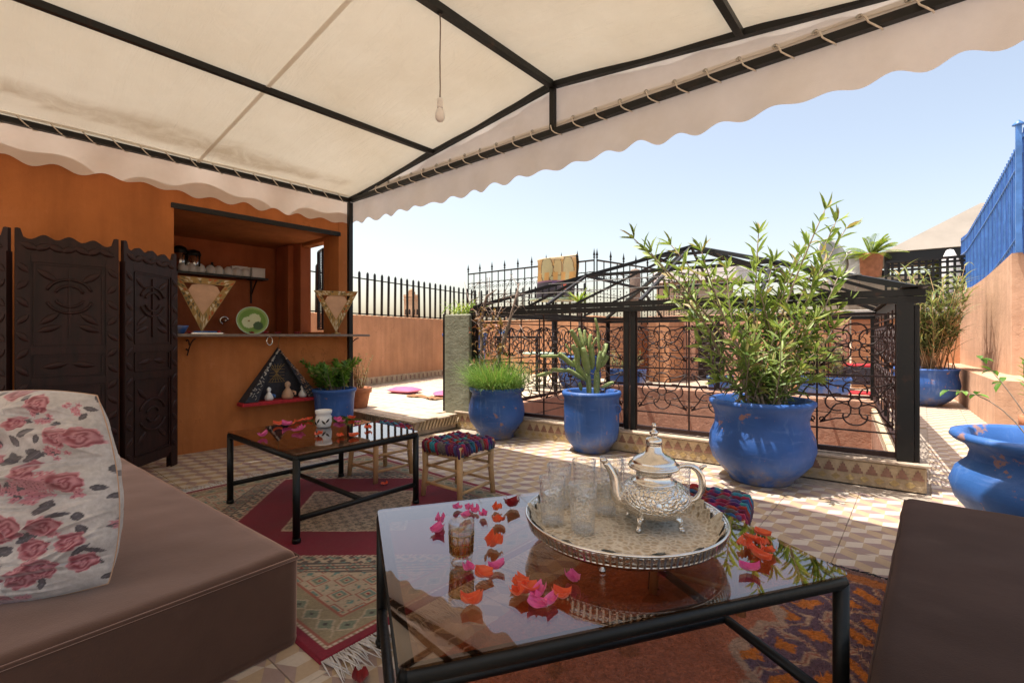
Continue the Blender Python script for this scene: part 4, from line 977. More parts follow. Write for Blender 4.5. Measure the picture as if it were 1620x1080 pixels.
def pillow(name, label, cat, loc, rot, w, h, t, colf, m, n=150, seed=2, **kw):
    U, V, X, Y, Z, F = pillow_grid(w, h, t, n, seed, **kw); C = colf(U, V) if colf else None
    o = thing(name, label, cat, loc, rot=rot)
    link('front_cover', grid_mesh('front_cover', X, Y, Z+F, C, m), o)
    me = grid_mesh('back_cover', X[:, ::-1], Y[:, ::-1], -(Z-F*.5)[:, ::-1], C, m); link('back_cover', me, o)
    ed = [(X[0, i], Y[0, i], 0) for i in range(0, n, 5)]+[(X[i, -1], Y[i, -1], 0) for i in range(0, n, 5)]+[(X[-1, -1-i], Y[-1, -1-i], 0) for i in range(0, n, 5)]+[(X[-1-i, 0], Y[-1-i, 0], 0) for i in range(0, n, 5)]
    MB().tube(ed, .0022, 5, True).build('piping', 'parchment', o)
    return o
pillow('floral_cushion', 'large white velvet cushion with pink roses and grey leaves, standing on the bench', 'cushion', (-2.245, .095, .645), (math.radians(77), math.radians(-3), math.radians(47)), .80, .66, .33, floral, 'printed_velvet', 260, 2, pinch=.10, skew=.26, amp=.024)
pillow('plain_cushion', 'pale cushion peeking out behind the floral cushion', 'cushion', (-2.62, .02, .60), (math.radians(70), 0, math.radians(62)), .62, .56, .2, lambda U, V: np.ones(U.shape+(3,))*np.array((.46, .36, .34)), 'printed_velvet', 40, 4)
for i, (px_, py_, l_, a) in enumerate([(640, 621, 'pink floor cushion lying nearer the parapet on the raised platform', .2), (712, 627, 'pink floor cushion beside the tall blue pot on the raised platform', .9)]):
    p = at(px_, py_, .176); pillow('floor_cushion', l_, 'cushion', (p.x, p.y, .225), (0, 0, a), .55, .42, .10, lambda U, V: np.ones(U.shape+(3,))*np.array((.60, .14, .30)), 'painted_tex', 30, 7+i)
rg_ = thing('brown_rag', 'crumpled brown rag between the two pink floor cushions', 'rag', tuple(at(672, 629, .176))); MB().grid(lambda u, v: ((u-.5)*.75, (v-.5)*.18*(1+.4*math.sin(9*u)), .012+.035*abs(mnoise.noise(Vector((u*7, v*3, 1))))), 26, 8).build('cloth', 'rag_brown', rg_)
st_ = thing('stone_block', 'small rough stone at the foot of the tall blue pot', 'stone', tuple(at(743, 634, .176)))
MB().lathe([(.10, 0), (.11, .05), (.095, .13), (.06, .17), (0, .175)], 9, fun=lambda a, z: 1+.12*math.sin(3*a+z*20)).build('block', 'stone_block', st_)

# ================================================================== TABLES AND STOOLS
def table(name, label, loc, rz, L, W, H, cross):
    t = thing(name, label, 'table', loc, rz); r = .02; e = r
    for x in (e, L-e):
        for y in (e, W-e):
            MB().tube([(x, y, 0), (x, y, H-.03)], r, 14).lathe([(r*1.15, 0), (r*1.2, .02), (r, .025)], 14, (x, y, 0)).build('leg', 'tube_iron', t)
    for p, q in (((e, e), (L-e, e)), ((e, W-e), (L-e, W-e)), ((e, e), (e, W-e)), ((L-e, e), (L-e, W-e))):
        MB().tube([(*p, H-.026), (*q, H-.026)], r, 14).lathe([(0, -.02), (.014, -.014), (.02, 0), (.014, .014), (0, .02)], 12, (*p, H-.026)).build('top_rail', 'tube_iron', t)
    z = .13
    if cross == 'y':
        for x in (e, L-e): MB().tube([(x, e, z), (x, W-e, z)], .016, 12).build('stretcher', 'tube_iron', t)
        MB().tube([(e, W*.5, z), (L-e, W*.5, z)], .016, 12).build('stretcher', 'tube_iron', t)
    else:
        for y in (e, W-e): MB().tube([(e, y, z), (L-e, y, z)], .016, 12).build('stretcher', 'tube_iron', t)
        MB().tube([(L*.5, e, z), (L*.5, W-e, z)], .016, 12).build('stretcher', 'tube_iron', t)
    def rr(x0, x1, y0, y1, c): return [(x1-c+c*math.cos(a), y1-c+c*math.sin(a)) for a in np.linspace(0, PI/2, 5)]+[(x0+c-c*math.sin(a), y1-c+c*math.cos(a)) for a in np.linspace(0, PI/2, 5)]+[(x0+c-c*math.cos(a), y0+c-c*math.sin(a)) for a in np.linspace(0, PI/2, 5)]+[(x1-c+c*math.sin(a), y0+c-c*math.cos(a)) for a in np.linspace(0, PI/2, 5)]
    MB().prism(rr(.004, L-.004, .004, W-.004, .02), H-.0055, H).build('glass_top', 'smoked_glass', t)
    return t
TH = .5
nt_ang = math.atan2(1.038, .631)
table('glass_table', 'near black tube table with smoked glass top carrying the silver tea tray', (-.774, .563, 0), nt_ang, 1.215, .915, TH, 'y')
table('glass_table', 'far black tube table with smoked glass top carrying the white oil burner', (-3.60, 1.22, 0.012), 0, 1.0, .86, TH-.012, 'y')

def stool(label, loc, rz, s, seed):
    t = thing('woven_stool', label, 'stool', loc, rz, 'low stools with multicoloured rag-woven seats'); hw, hd, H = .165, .165, .385
    for sx in (-1, 1):
        for sy in (-1, 1):
            MB().tube([(sx*(hw+.012), sy*(hd+.012), 0), (sx*hw, sy*hd, H*.5), (sx*(hw+.004), sy*(hd+.004), H+.002)], [.018, .021, .021], 10).build('leg', 'light_wood', t)
        for z in (.075, .20, .29):
            MB().tube([(sx*hw, -hd, z+rnd(-.006, .006)), (sx*hw, hd, z)], .011, 8).build('rung', 'light_wood', t); MB().tube([(-hw, sx*hd, z+.02+rnd(-.006, .006)), (hw, sx*hd, z+.02)], .011, 8).build('rung', 'light_wood', t)
    pal = [(.16, .012, .05), (.30, .02, .07), (.02, .10, .20), (.03, .22, .30), (.07, .015, .10), (.25, .03, .02), (.05, .05, .16), (.12, .10, .10)]
    vs = []; fs = []; cs_ = []; r_ = random.Random(seed); mb = MB()
    for k in range(15):
        y = -hd+.0+2*hd*k/14; c0 = None
        pts = []; n = 26
        for i in range(n+1):
            a = i/n; x = -hw-.012+(2*hw+.024)*a; z = H+.004+.010*math.sin(a*n*.9+k*PI)+r_.uniform(-.003, .003)
            pts.append((x, y+r_.uniform(-.004, .004), z))
        pts = [(-hw-.024, y, H-.055+r_.uniform(-.01, .01)), (-hw-.022, y, H-.02)]+pts+[(hw+.022, y, H-.02), (hw+.024, y, H-.055+r_.uniform(-.01, .01))]
        o = len(mb.v); mb.tube(pts, .0125, 6)
        c0 = r_.choice(pal); cur = c0
        for i in range(len(pts)):
            if i % 3 == 0: cur = r_.choice(pal)
            cs_ += [tuple(min(1, x*r_.uniform(.8, 1.5)) for x in cur)]*6
    for k in range(14):                          # looped ends over the side rails
        for sy in (-1, 1):
            x = -hw+2*hw*k/13; mb.tube([(x, sy*(hd-.01), H+.008), (x, sy*(hd+.022), H-.002), (x+.01, sy*(hd+.026), H-.03), (x+.012, sy*(hd+.016), H-.06+r_.uniform(-.015, .005))], [.013, .0135, .0125, .008], 6); c_ = r_.choice(pal)
            cs_ += [tuple(min(1, q*1.2) for q in c_)]*24
    me = mb.mesh('woven_seat', 'woven_seat'); set_col(me, np.array(cs_)); link('woven_seat', me, t)
    return t
stool('woven stool standing between the two glass tables, all of its seat in view', (-2.545, 2.385, .012), math.radians(4), 1, 3)
stool('woven stool half hidden behind the far glass table', (-3.39, 2.305, .012), math.radians(2), 1, 4)
stool('woven stool behind the teapot at the back edge of the near table', (-.76, 2.22, .016), math.radians(10), 1, 5)

# ================================================================== POTS AND PLANTS
def pot_profile(kind):
    if kind == 'globe': p = [(.185, 0), (.195, .015), (.19, .04), (.235, .10), (.30, .19), (.322, .29), (.312, .38), (.285, .46), (.278, .505), (.30, .525), (.312, .545), (.305, .568), (.28, .57), (.262, .555), (.262, .50)]
    elif kind == 'bucket': p = [(.165, 0), (.18, .012), (.178, .035), (.205, .06), (.255, .13), (.272, .22), (.276, .40), (.274, .53), (.288, .55), (.296, .575), (.288, .60), (.262, .602), (.25, .59), (.25, .52)]
    elif kind == 'urn': p = [(.215, 0), (.23, .015), (.228, .03), (.29, .09), (.355, .17), (.385, .27), (.378, .36), (.345, .44), (.338, .50), (.352, .56), (.372, .60), (.385, .615), (.384, .64), (.362, .65), (.335, .64), (.325, .56)]
    elif kind == 'wide': p = [(.24, 0), (.255, .02), (.32, .10), (.40, .20), (.425, .29), (.40, .37), (.345, .43), (.335, .48), (.36, .52), (.41, .545), (.428, .565), (.42, .59), (.39, .597), (.35, .58), (.325, .50)]
    elif kind == 'bowl': p = [(.22, 0), (.24, .02), (.33, .09), (.42, .20), (.455, .33), (.44, .42), (.425, .50), (.435, .56), (.45, .58), (.445, .60), (.41, .605), (.39, .59), (.38, .52)]
    elif kind == 'tall': p = [(.12, 0), (.135, .02), (.15, .08), (.19, .24), (.215, .42), (.225, .50), (.215, .52), (.195, .51), (.19, .46)]
    elif kind == 'tub': p = [(.17, 0), (.18, .02), (.195, .20), (.205, .38), (.215, .47), (.228, .485), (.228, .51), (.205, .515), (.19, .50), (.185, .44)]
    elif kind == 'clay': p = [(.085, 0), (.09, .01), (.12, .17), (.125, .175), (.14, .18), (.142, .235), (.13, .238), (.118, .23), (.11, .18)]
    return p
POT_TOP = dict(globe=.50, bucket=.53, urn=.565, wide=.50, bowl=.53, tall=.46, tub=.44, clay=.18)
def pot(kind, loc, label, mat_='blue_glaze', s=1.0, name='plant_pot', parent=None, cat='plant pot'):
    t = thing(name, label, cat, loc)
    p = [(r*s, z*s) for r, z in pot_profile(kind)]
    if kind in ('urn', 'wide', 'globe'):                       # scored rings
        zz = {'urn': .44, 'wide': .39, 'globe': .40}[kind]*s
    o = MB().lathe(p+[(p[-1][0]*.98, p[-1][1]-.01)], 48, fun=lambda a, z: 1+.006*math.sin(a*2+z*9)+.004*math.sin(5*a)).build('body', mat_, t)
    rt = p[-1][0]; zt = p[-1][1]-.008
    MB().grid(lambda u, v: (rt*math.sqrt(u)*math.cos(2*PI*v), rt*math.sqrt(u)*math.sin(2*PI*v), zt+.015*mnoise.noise(Vector((u*9, v*20, 2)))), 8, 24).build('soil', 'soil', t)
    return t, zt
def plant(name, label, loc, cat='plant', group=None): return thing(name, label, cat, loc, group=group)
def spray(mb, root, tip, leaves, L, w, start=.35, bow=.12, whorl=3, rs=.006, stems=None, up=.34, tuft=5, seed=0):
    r_ = random.Random(seed); root, tip = Vector(root), Vector(tip); mid = root.lerp(tip, .5)+Vector((r_.uniform(-bow, bow), r_.uniform(-bow, bow), bow*.6))
    def q(t): return root*(1-t)**2+mid*2*t*(1-t)+tip*t*t
    pts = [q(t) for t in np.linspace(0, 1, 9)]
    stems.tube(pts, [rs*(1-.75*i/8)+.0012 for i in range(9)], 6, rnd=r_.random())
    for k in range(leaves):
        t = start+(1-start)*k/(leaves-1); p = q(t); d = (q(min(1, t+.02))-q(max(0, t-.02))).normalized(); a0 = r_.uniform(0, 6.28)
        for j in range(whorl):
            a = a0+j*2*PI/whorl; o = d.orthogonal().normalized(); o2 = d.cross(o); out = o*math.cos(a)+o2*math.sin(a)
            dd = (out*(1-up*(.5+.7*t))+d*up*(.6+.9*t)+Vector((0, 0, .15))).normalized(); Lr = L*r_.uniform(.7, 1.15)*(.75 if t > .9 else 1)
            mb.leaf(p, dd, d, Lr, w*r_.uniform(.8, 1.2), r_.random()**.9, droop=r_.uniform(0, .5))
    for j in range(tuft):
        a = r_.uniform(0, 6.28); d = (tip-mid).normalized(); o = d.orthogonal().normalized(); o2 = d.cross(o)
        dd = (d*1.0+(o*math.cos(a)+o2*math.sin(a))*.75).normalized(); mb.leaf(tip, dd, o, L*r_.uniform(.7, 1.0), w, .55+.45*r_.random(), droop=.1)

# oleander
OP = Vector((-.985, 4.215, 0)); pot('urn', OP, 'big blue glazed urn pot with the oleander, in front of the skylight')
ol = plant('oleander', 'tall oleander bush with pale green lance leaves in the big blue urn pot', OP+Vector((0, 0, .557)))
tips = [(1003, 378), (1030, 400), (1062, 388), (1078, 430), (1110, 398), (1130, 440), (1058, 470), (1150, 425), (1172, 455), (1200, 370), (1192, 430), (1222, 415), (1240, 450), (1262, 400), (1275, 388), (1287, 440), (1305, 332), (1322, 352), (1338, 362), (1300, 420), (1325, 440), (1335, 482), (1318, 520), (1290, 500), (1250, 500), (1205, 480), (1165, 510), (1110, 545), (1125, 575), (1095, 510), (1140, 600), (1310, 570), (1180, 560), (1230, 540), (1270, 560), (1160, 540), (1200, 600), (1285, 600)]
lv = MB(); stm = MB(); r_ = random.Random(4)
for k, (px_, py_) in enumerate(tips):
    dd = 3.83+r_.uniform(-.28, .28); lat = (px_-CXP)/FPX*dd; tip = RIGHT*lat+FWD*dd; tip.z = CAMH+(HOR-py_)/FPX*dd; tip = tip-(OP+Vector((0, 0, .557)))
    root = Vector((r_.gauss(0, .09), r_.gauss(0, .09), -.02)); low = tip.z < .75
    spray(lv, root, tip, 9 if not low else 7, .165, .030, .35 if low else .5, .14, 3, .011 if not low else .006, stm, seed=k)
for k in range(20):
    a = r_.uniform(0, 6.28); L = r_.uniform(.3, .75); root = Vector((r_.gauss(0, .1), r_.gauss(0, .1), -.02)); tip = root+Vector((math.cos(a)*L*.55, math.sin(a)*L*.55, L))
    spray(lv, root, tip, 7, .13, .024, .2, .08, 3, .005, stm, seed=200+k)
for k in range(90):
    a = r_.uniform(0, 6.28); lv.blade((.25*math.cos(a)*r_.random(), .25*math.sin(a)*r_.random(), -.01), (math.cos(a)*.6, math.sin(a)*.6, 1), r_.uniform(.1, .28), .006, r_.random(), .8)
stm.build('stems', 'bark', ol, rnd=True); lv.build('leaves', 'oleander_leaf', ol, rnd=True, kind='stuff')

# grass tuft
GP = Vector((-3.69, 4.05, 0)); pot('globe', GP, 'round blue globe pot overflowing with fine grass')
gs = plant('grass_tuft', 'dense tuft of fine green grass in the round blue globe pot', GP+Vector((0, 0, .49))); lv = MB()
for k in range(2600):
    a = rnd(0, 6.28); r = .25*math.sqrt(random.random()); L = rnd(.24, .54)
    lv.blade((r*math.cos(a), r*math.sin(a), 0), (math.cos(a)*(r*2.2)+random.gauss(0, .25), math.sin(a)*(r*2.2)+random.gauss(0, .25), 1), L, .0046, random.random(), rnd(.2, 1.6), 5)
lv.build('blades', 'grass_leaf', gs, rnd=True, kind='stuff')
T2 = at(733, 636, .176)+FWD*.14; pot('tall', T2, 'tall tapered blue pot with grass on the raised platform beside the pillar', s=.92)
g2 = plant('grass_tuft', 'upright clump of grass in the tall tapered blue pot', T2+Vector((0, 0, .41))); lv = MB()
for k in range(500):
    a = rnd(0, 6.28); r = .15*math.sqrt(random.random()); lv.blade((r*math.cos(a), r*math.sin(a), 0), (math.cos(a)*r*1.5+random.gauss(0, .15), math.sin(a)*r*1.5+random.gauss(0, .15), 1), rnd(.2, .45), .006, random.random(), rnd(.2, 1.1), 4)
lv.build('blades', 'grass_leaf', g2, rnd=True, kind='stuff')

# cactus
CP = Vector((-2.53, 4.19, 0)); cpt, _z = pot('bucket', CP, 'straight-sided blue pot with ring handle holding the prickly pear')
hn = CP+RIGHT*.25-FWD*.13
MB().tube([(RIGHT*(.222+.0*math.cos(a))-FWD*.165+RIGHT*.035*math.cos(a)+Vector((0, 0, .44+.042*math.sin(a)))) for a in np.linspace(0, 2*PI, 17)[:-1]], .009, 6, True).build('ring_handle', 'blue_glaze', cpt)
ca = plant('prickly_pear', 'branching prickly pear cactus with long pale green pads in the straight blue pot', CP+Vector((0, 0, .52)), 'cactus')
pads = [(1040, 1085, 1030, 890, 60), (1085, 1085, 1092, 870, 46), (1030, 960, 925, 800, 52), (935, 850, 820, 752, 50), (845, 772, 690, 775, 34), (1005, 945, 875, 862, 46), (900, 880, 765, 868, 40), (775, 885, 668, 917, 36), (1030, 905, 985, 710, 60), (985, 730, 903, 585, 42), (1000, 720, 968, 575, 44), (1012, 700, 1006, 585, 34), (1030, 730, 1048, 615, 46), (1060, 870, 1050, 690, 50), (1095, 885, 1110, 735, 58), (1110, 745, 1103, 555, 36), (1104, 610, 1078, 500, 24), (1120, 800, 1165, 685, 42), (1112, 855, 1172, 768, 42), (1120, 995, 1216, 962, 36), (985, 1020, 962, 960, 34), (955, 890, 948, 712, 44), (915, 765, 870, 685, 18), (1060, 700, 1085, 640, 34), (965, 800, 915, 690, 40)]
sc_ = .2222*.00632
for k, (x0, y0, x1, y1, w_) in enumerate(pads):
    p0 = RIGHT*((x0-1052)*sc_)+Vector((0, 0, (1075-y0)*sc_)); p1 = RIGHT*((x1-1052)*sc_)+Vector((0, 0, (1075-y1)*sc_))
    p0 += FWD*(rnd(-.03, .03)); p1 += FWD*rnd(-.06, .06)
    L = (p1-p0).length; d = (p1-p0).normalized(); W_ = w_*sc_*.49; n = 12; rs = []
    pts = []
    for i in range(n+1):
        t = i/n; pts.append((0, 0, L*t)); rs.append(max(.003, W_*(1-(abs(t-.55)/.56)**2.6)**.5 if abs(t-.55) < .56 else .003))
    mb = MB().lathe([(r, p[2]) for r, p in zip(rs, pts)], 12, fun=lambda a, z: 1-.42*abs(math.sin(a))**1.5)
    o = mb.build('pad', 'cactus_skin', ca, p0); q_ = d.to_track_quat('Z', 'Y'); o.rotation_euler = (q_ @ Matrix.Rotation(YAW+rnd(-.6, .6), 3, 'Z').to_quaternion()).to_euler()
dl = MB(); 
for k in range(6): dl.leaf((-.17+rnd(-.02, .02), -.10, -.02), (rnd(-.4, .3), rnd(-.3, .3), 1), (1, 0, 0), rnd(.08, .14), .02, random.random(), droop=.4)
dl.build('dry_leaves', 'dry_twig', ca, rnd=True, kind='stuff')

# kiosk corner shrub, terracotta twig pot
BP = Vector((-5.165, 2.89, 0)); pot('tub', BP, 'blue tub pot against the kiosk wall beside the awning post', s=1.06)
hb = plant('leafy_shrub', 'bushy bright green shrub in the blue tub pot by the kiosk', BP+Vector((0, 0, .46))); lv = MB(); stm = MB(); r_ = random.Random(8)
for k in range(46):
    a = r_.uniform(0, 6.28); L = r_.uniform(.2, .46); root = Vector((r_.gauss(0, .04), r_.gauss(0, .04), 0)); tip = root+Vector((math.cos(a)*L*.55, math.sin(a)*L*.6, L*.8+.02))-RIGHT*.06
    spray(lv, root, tip, 11, .075, .030, .3, .10, 3, .004, stm, seed=400+k, up=.35)
stm.build('stems', 'bark', hb, rnd=True); lv.build('leaves', 'herb_leaf', hb, rnd=True, kind='stuff')
K1 = at(565, 646, .176)+FWD*.1; pot('clay', K1, 'terracotta flowerpot at the front edge of the raised platform', 'terracotta', 1.15)
tw = plant('dry_shrub', 'thin half-dry shrub with reddish twigs in the terracotta flowerpot', K1+Vector((0, 0, .2))); lv = MB(); stm = MB()
for k in range(26):
    a = r_.uniform(0, 6.28); L = r_.uniform(.2, .55); tip = Vector((math.cos(a)*L*.35, math.sin(a)*L*.35, L)); spray(lv, (r_.gauss(0, .03), r_.gauss(0, .03), -.02), tip, 8, .035, .006, .2, .05, 2, .003, stm, seed=500+k)
stm.build('twigs', 'rag_brown', tw, rnd=True); lv.build('leaves', 'bamboo_leaf', tw, rnd=True, kind='stuff')

# vine trunk by the railing
vn = plant('climbing_vine', 'gnarled leafless climbing vine leaning on the skylight railing behind the grass pot', Vector((*A(-3.85, -.16), 0)), 'vine'); stm = MB()
stm.tube([(-.02, 0, 0), (-.05, .0, .4), (0, .02, .8), (.14, .04, 1.15), (.26, .06, 1.52), (.30, .1, 1.75)], [.035, .032, .027, .02, .014, .005], 8)
stm.tube([(-.25, 0, 0), (-.27, .02, .5), (-.22, .03, .9), (-.26, .05, 1.3), (-.18, .06, 1.62), (-.05, .1, 1.7)], [.03, .028, .024, .02, .014, .005], 8)
stm.tube([(-.05, .0, .4), (-.2, -.03, .75), (-.18, -.02, 1.1), (-.3, 0, 1.45)], [.02, .016, .012, .006], 7)
for k in range(60):
    p = Vector((rnd(-.35, .4), rnd(-.05, .08), rnd(.5, 1.7))); stm.tube([p, p+Vector((rnd(-.12, .12), rnd(-.06, .06), rnd(-.1, .14))), p+Vector((rnd(-.22, .22), rnd(-.1, .1), rnd(-.14, .24)))], [.005, .004, .002], 5)
stm.build('stems', 'bark_grey', vn); lv = MB()
for k in range(120):
    p = (rnd(-.38, .2), rnd(-.08, .06), rnd(.55, 1.1) if k % 2 else rnd(1.15, 1.5)); lv.leaf(p, (rnd(-1, 1), rnd(-1, 1), rnd(-1, .4)), (rnd(-1, 1), rnd(-1, 1), 1), rnd(.04, .08), .035, random.random(), droop=.5)
lv.build('leaves', 'vine_leaf', vn, rnd=True, kind='stuff')

# bamboo bowl at right, near right pot, clay pot
BB = Vector((.02, 10.6, 0)); pot('bowl', BB, 'wide blue bowl pot at the end of the walkway by the stepped wall', 'blue_glaze', 1.02)
bm_ = plant('bamboo_clump', 'reedy bamboo clump with grey-green blades in the wide blue bowl pot', BB+Vector((0, 0, .53))); lv = MB(); stm = MB(); r_ = random.Random(12)
for k in range(52):
    a = r_.uniform(0, 6.28); L = r_.uniform(.8, 1.75); root = Vector((r_.gauss(.12, .10), r_.gauss(0, .10), 0)); tip = root+Vector((math.cos(a)*L*.26, math.sin(a)*L*.26, L))
    stm.tube([root, root.lerp(tip, .5), tip], [.008, .006, .002], 5)
    for j in range(22):
        t = r_.uniform(.25, 1); b_ = r_.uniform(0, 6.28); lv.blade(root.lerp(tip, t), (math.cos(b_), math.sin(b_), r_.uniform(.3, 1.3)), r_.uniform(.25, .55), .026, r_.random(), r_.uniform(.4, 1.4), 5)
for k in range(160):
    a = r_.uniform(0, 6.28); r = .36*math.sqrt(r_.random()); lv.blade((r*math.cos(a), r*math.sin(a), 0), (r_.gauss(0, .4), r_.gauss(0, .4), 1), r_.uniform(.05, .14), .008, r_.random(), .6, 3)
stm.build('canes', 'light_wood', bm_, rnd=True); lv.build('blades', 'bamboo_leaf', bm_, rnd=True, kind='stuff')
NP = Vector((.545, 3.92, 0)); npt, _z = pot('wide', NP, 'large flared blue pot behind the right hand bench seat', 'blue_worn')
sw = plant('sparse_weed', 'sparse herb with trailing stem and a few leaves in the large flared pot', NP+Vector((0, 0, .49))); lv = MB(); stm = MB()
for p_, q_, m_ in (((-.05, 0, 0), (-.42, .12, .32), (-.2, .05, .35)), ((-.02, 0, 0), (-.28, .1, .52), (-.12, .02, .3)), ((.1, .1, 0), (.12, .12, .55), (.08, .1, .3))):
    p_, q_, m_ = Vector(p_), Vector(q_), Vector(m_); pts = [p_*(1-t)**2+m_*2*t*(1-t)+q_*t*t for t in np.linspace(0, 1, 8)]; stm.tube(pts, [.004-.0003*i for i in range(8)], 5)
    for j in range(9): lv.leaf(pts[-1-(j % 3)], (rnd(-1, 1), rnd(-1, 1), rnd(-.6, .5)), (0, 0, 1), rnd(.04, .07), .035, random.random(), droop=.3)
for k in range(70):
    a = rnd(0, 6.28); lv.blade((.1+.09*math.cos(a), .02+.09*math.sin(a), -.02), (random.gauss(0, .3), random.gauss(0, .3), 1), rnd(.1, .3), .009, random.random(), rnd(.2, .8), 4)
stm.build('stems', 'bark', sw, rnd=True); lv.build('leaves', 'herb_leaf', sw, rnd=True, kind='stuff')
KP = Vector((.93, 6.55, .0)); pot('clay', KP, 'terracotta flowerpot against the stepped wall at the right edge', 'terracotta', 1.7)
hw_ = plant('leafy_herb', 'feathery green herb in the terracotta flowerpot at the right edge', KP+Vector((0, 0, .3))); lv = MB(); stm = MB(); r_ = random.Random(31)
for k in range(16):
    a = r_.uniform(0, 6.28); L = r_.uniform(.3, 1.0); spray(lv, (r_.gauss(0, .04), r_.gauss(0, .04), 0), Vector((math.cos(a)*L*.35, math.sin(a)*L*.35, L)), 12, .07, .016, .2, .08, 3, .004, stm, seed=600+k)
stm.build('stems', 'bark', hw_, rnd=True); lv.build('leaves', 'herb_leaf', hw_, rnd=True, kind='stuff')

# cycad on the far ledge
def fronds(root, n, L, w, m, seed, el=(.1, 1.2), nl=22):
    r_ = random.Random(seed)
    for k in range(n):
        a = 2*PI*k/n+r_.uniform(-.2, .2); e = r_.uniform(*el); d = Vector((math.cos(a)*math.cos(e), math.sin(a)*math.cos(e), math.sin(e))); Lk = L*r_.uniform(.8, 1.1)
        pts = [d*Lk*t+Vector((0, 0, -.35*Lk*t*t)) for t in np.linspace(0, 1, 8)]; mb = MB().tube(pts, [.012-.0012*i for i in range(8)], 5, rnd=.4); side = d.cross(Vector((0, 0, 1))).normalized()
        for i in range(nl):
            t = .12+.88*i/nl; p = d*Lk*t+Vector((0, 0, -.35*Lk*t*t))
            for sg in (-1, 1): mb.leaf(p, side*sg+d*.7+Vector((0, 0, .25)), (0, 0, 1), w*math.sin(PI*(.12+.86*t))**.6, .018, r_.random(), 0, .2)
        mb.build('frond', m, root, rnd=True)
def farpt(px_, py_, d):
    l = (px_-CXP)/FPX; return Vector(((_c*l-_s)*d, (_s*l+_c)*d, CAMH+(HOR-py_)/FPX*d))
cb = farpt(1378, 440, 12.4); lg = thing('wall_ledge', 'pale ledge block under the potted cycad', 'wall', (cb.x, cb.y+.1, 1.0)); MB().cbox(-1.1, 1.0, -.25, .5, .0, cb.z-1.0-.001, .02).build('ledge', 'beige_plaster', lg)
pot('tub', cb, 'terracotta pot with the cycad standing on the far ledge', 'terracotta', 1.2, cat='plant pot'); cyc = plant('cycad', 'green cycad with spreading feathery fronds in the terracotta pot on the far ledge', cb+Vector((0, 0, .55)), 'palm'); fronds(cyc, 34, .85, .15, 'palm_leaf', 3, (.1, 1.35), 26)
dp = farpt(1435, 452, 12.6); dc = plant('dead_fern', 'dead orange-brown fern hanging over the lattice screen', dp, 'plant'); fronds(dc, 14, .65, .10, 'dry_twig', 5, (-.2, .5))
yc = plant('yellow_creeper', 'yellow-green creeper against the far end of the blue fence', farpt(1482, 440, 13.2), 'plant'); lv = MB(); stm = MB(); r_ = random.Random(21)
for k in range(30):
    a = r_.uniform(0, 6.28); L = r_.uniform(.3, .8); spray(lv, (r_.gauss(0, .15), r_.gauss(0, .1), r_.uniform(-.6, .2)), Vector((math.cos(a)*L*.5, math.sin(a)*L*.5, L*.9)), 9, .14, .03, .1, .1, 3, .005, stm, seed=700+k)
stm.build('stems', 'bark', yc, rnd=True); lv.build('leaves', 'palm_leaf', yc, rnd=True, kind='stuff')

# things round the far side of the skylight
pp_ = farpt(735, 560, 10.8); pot('tub', (pp_.x, pp_.y, .176), 'square-shouldered blue pot against the parapet behind the pillar', 'blue_glaze', 1.15)
p3 = farpt(905, 604, 8.85); pot('urn', (p3.x, p3.y+.25, 0.1), 'rounded blue pot behind the skylight, seen through the railing left of the cactus', 'blue_glaze', 1.05)
fp = plant('fan_palm', 'yellow-green palm fronds rising behind the skylight roof', Vector((p3.x, p3.y+.25, .75)), 'palm'); stf = MB().tube([(0, 0, 0), (.03, 0, .6), (.0, .0, 1.0)], [.05, .045, .04], 8); stf.build('trunk', 'bark_grey', fp)
r_ = random.Random(2); lv = MB()
for k in range(70):
    a = r_.uniform(0, 6.28); lv.blade((0, 0, 1.0), (math.cos(a), math.sin(a), r_.uniform(.1, 1.4)), r_.uniform(.3, .6), .03, r_.random(), r_.uniform(.3, .9), 5)
lv.build('fronds', 'palm_leaf', fp, rnd=True, kind='stuff')
ap_ = plant('spiky_agave', 'spiky yellow-green plant on the wall top beside the pillar', farpt(736, 488, 9.6), 'plant'); lv = MB()
for k in range(80):
    a = r_.uniform(0, 6.28); lv.blade((r_.gauss(0, .18), r_.gauss(0, .1), -.1), (math.cos(a), math.sin(a), r_.uniform(.1, 1.2)), r_.uniform(.3, .65), .028, r_.random(), r_.uniform(.2, 1.0), 5)
lv.build('blades', 'palm_leaf', ap_, rnd=True, kind='stuff')
apb = farpt(736, 488, 9.6); pot('tub', (apb.x, apb.y, .176), 'blue pot under the spiky plant behind the pillar', 'blue_glaze', 2.0)
def trough(label, px_, py_, w_, d, z=.0, m='blue_glaze', rz=None):
    p = farpt(px_, py_, d); t = thing('planter_trough', label, 'planter', (p.x, p.y, z), ATR if rz is None else rz)
    vs = []; h = .36; k = .86
    for zz, f in ((0, k), (h, 1), (h, .93), (h-.03, .93)): vs += [(sx*w_/2*f, sy*.19*f, zz) for sx, sy in ((-1, -1), (1, -1), (1, 1), (-1, 1))]
    fs = [(3, 2, 1, 0)]+[(4*a+i, 4*a+(i+1) % 4, 4*a+4+(i+1) % 4, 4*a+4+i) for a in range(3) for i in range(4)]
    MB()._add(vs, fs).build('box', m, t); MB().box(-w_/2*.92, w_/2*.92, -.17, .17, h-.06, h-.032).build('soil', 'soil', t); MB().cbox(-w_/2-.01, w_/2+.01, -.2, -.189, h-.04, h+.004, .002).build('rim', m, t)
    return t, h
t1, h1 = trough('long blue planter trough behind the skylight, right of the oleander pot', 1302, 612, .9, 9.25)
t2, h2 = trough('small blue planter trough at the foot of the far doorway', 1140, 608, .42, 9.5)
t3, h3 = trough('blue planter trough behind the iron double post', 992, 600, .7, 9.9, .1)
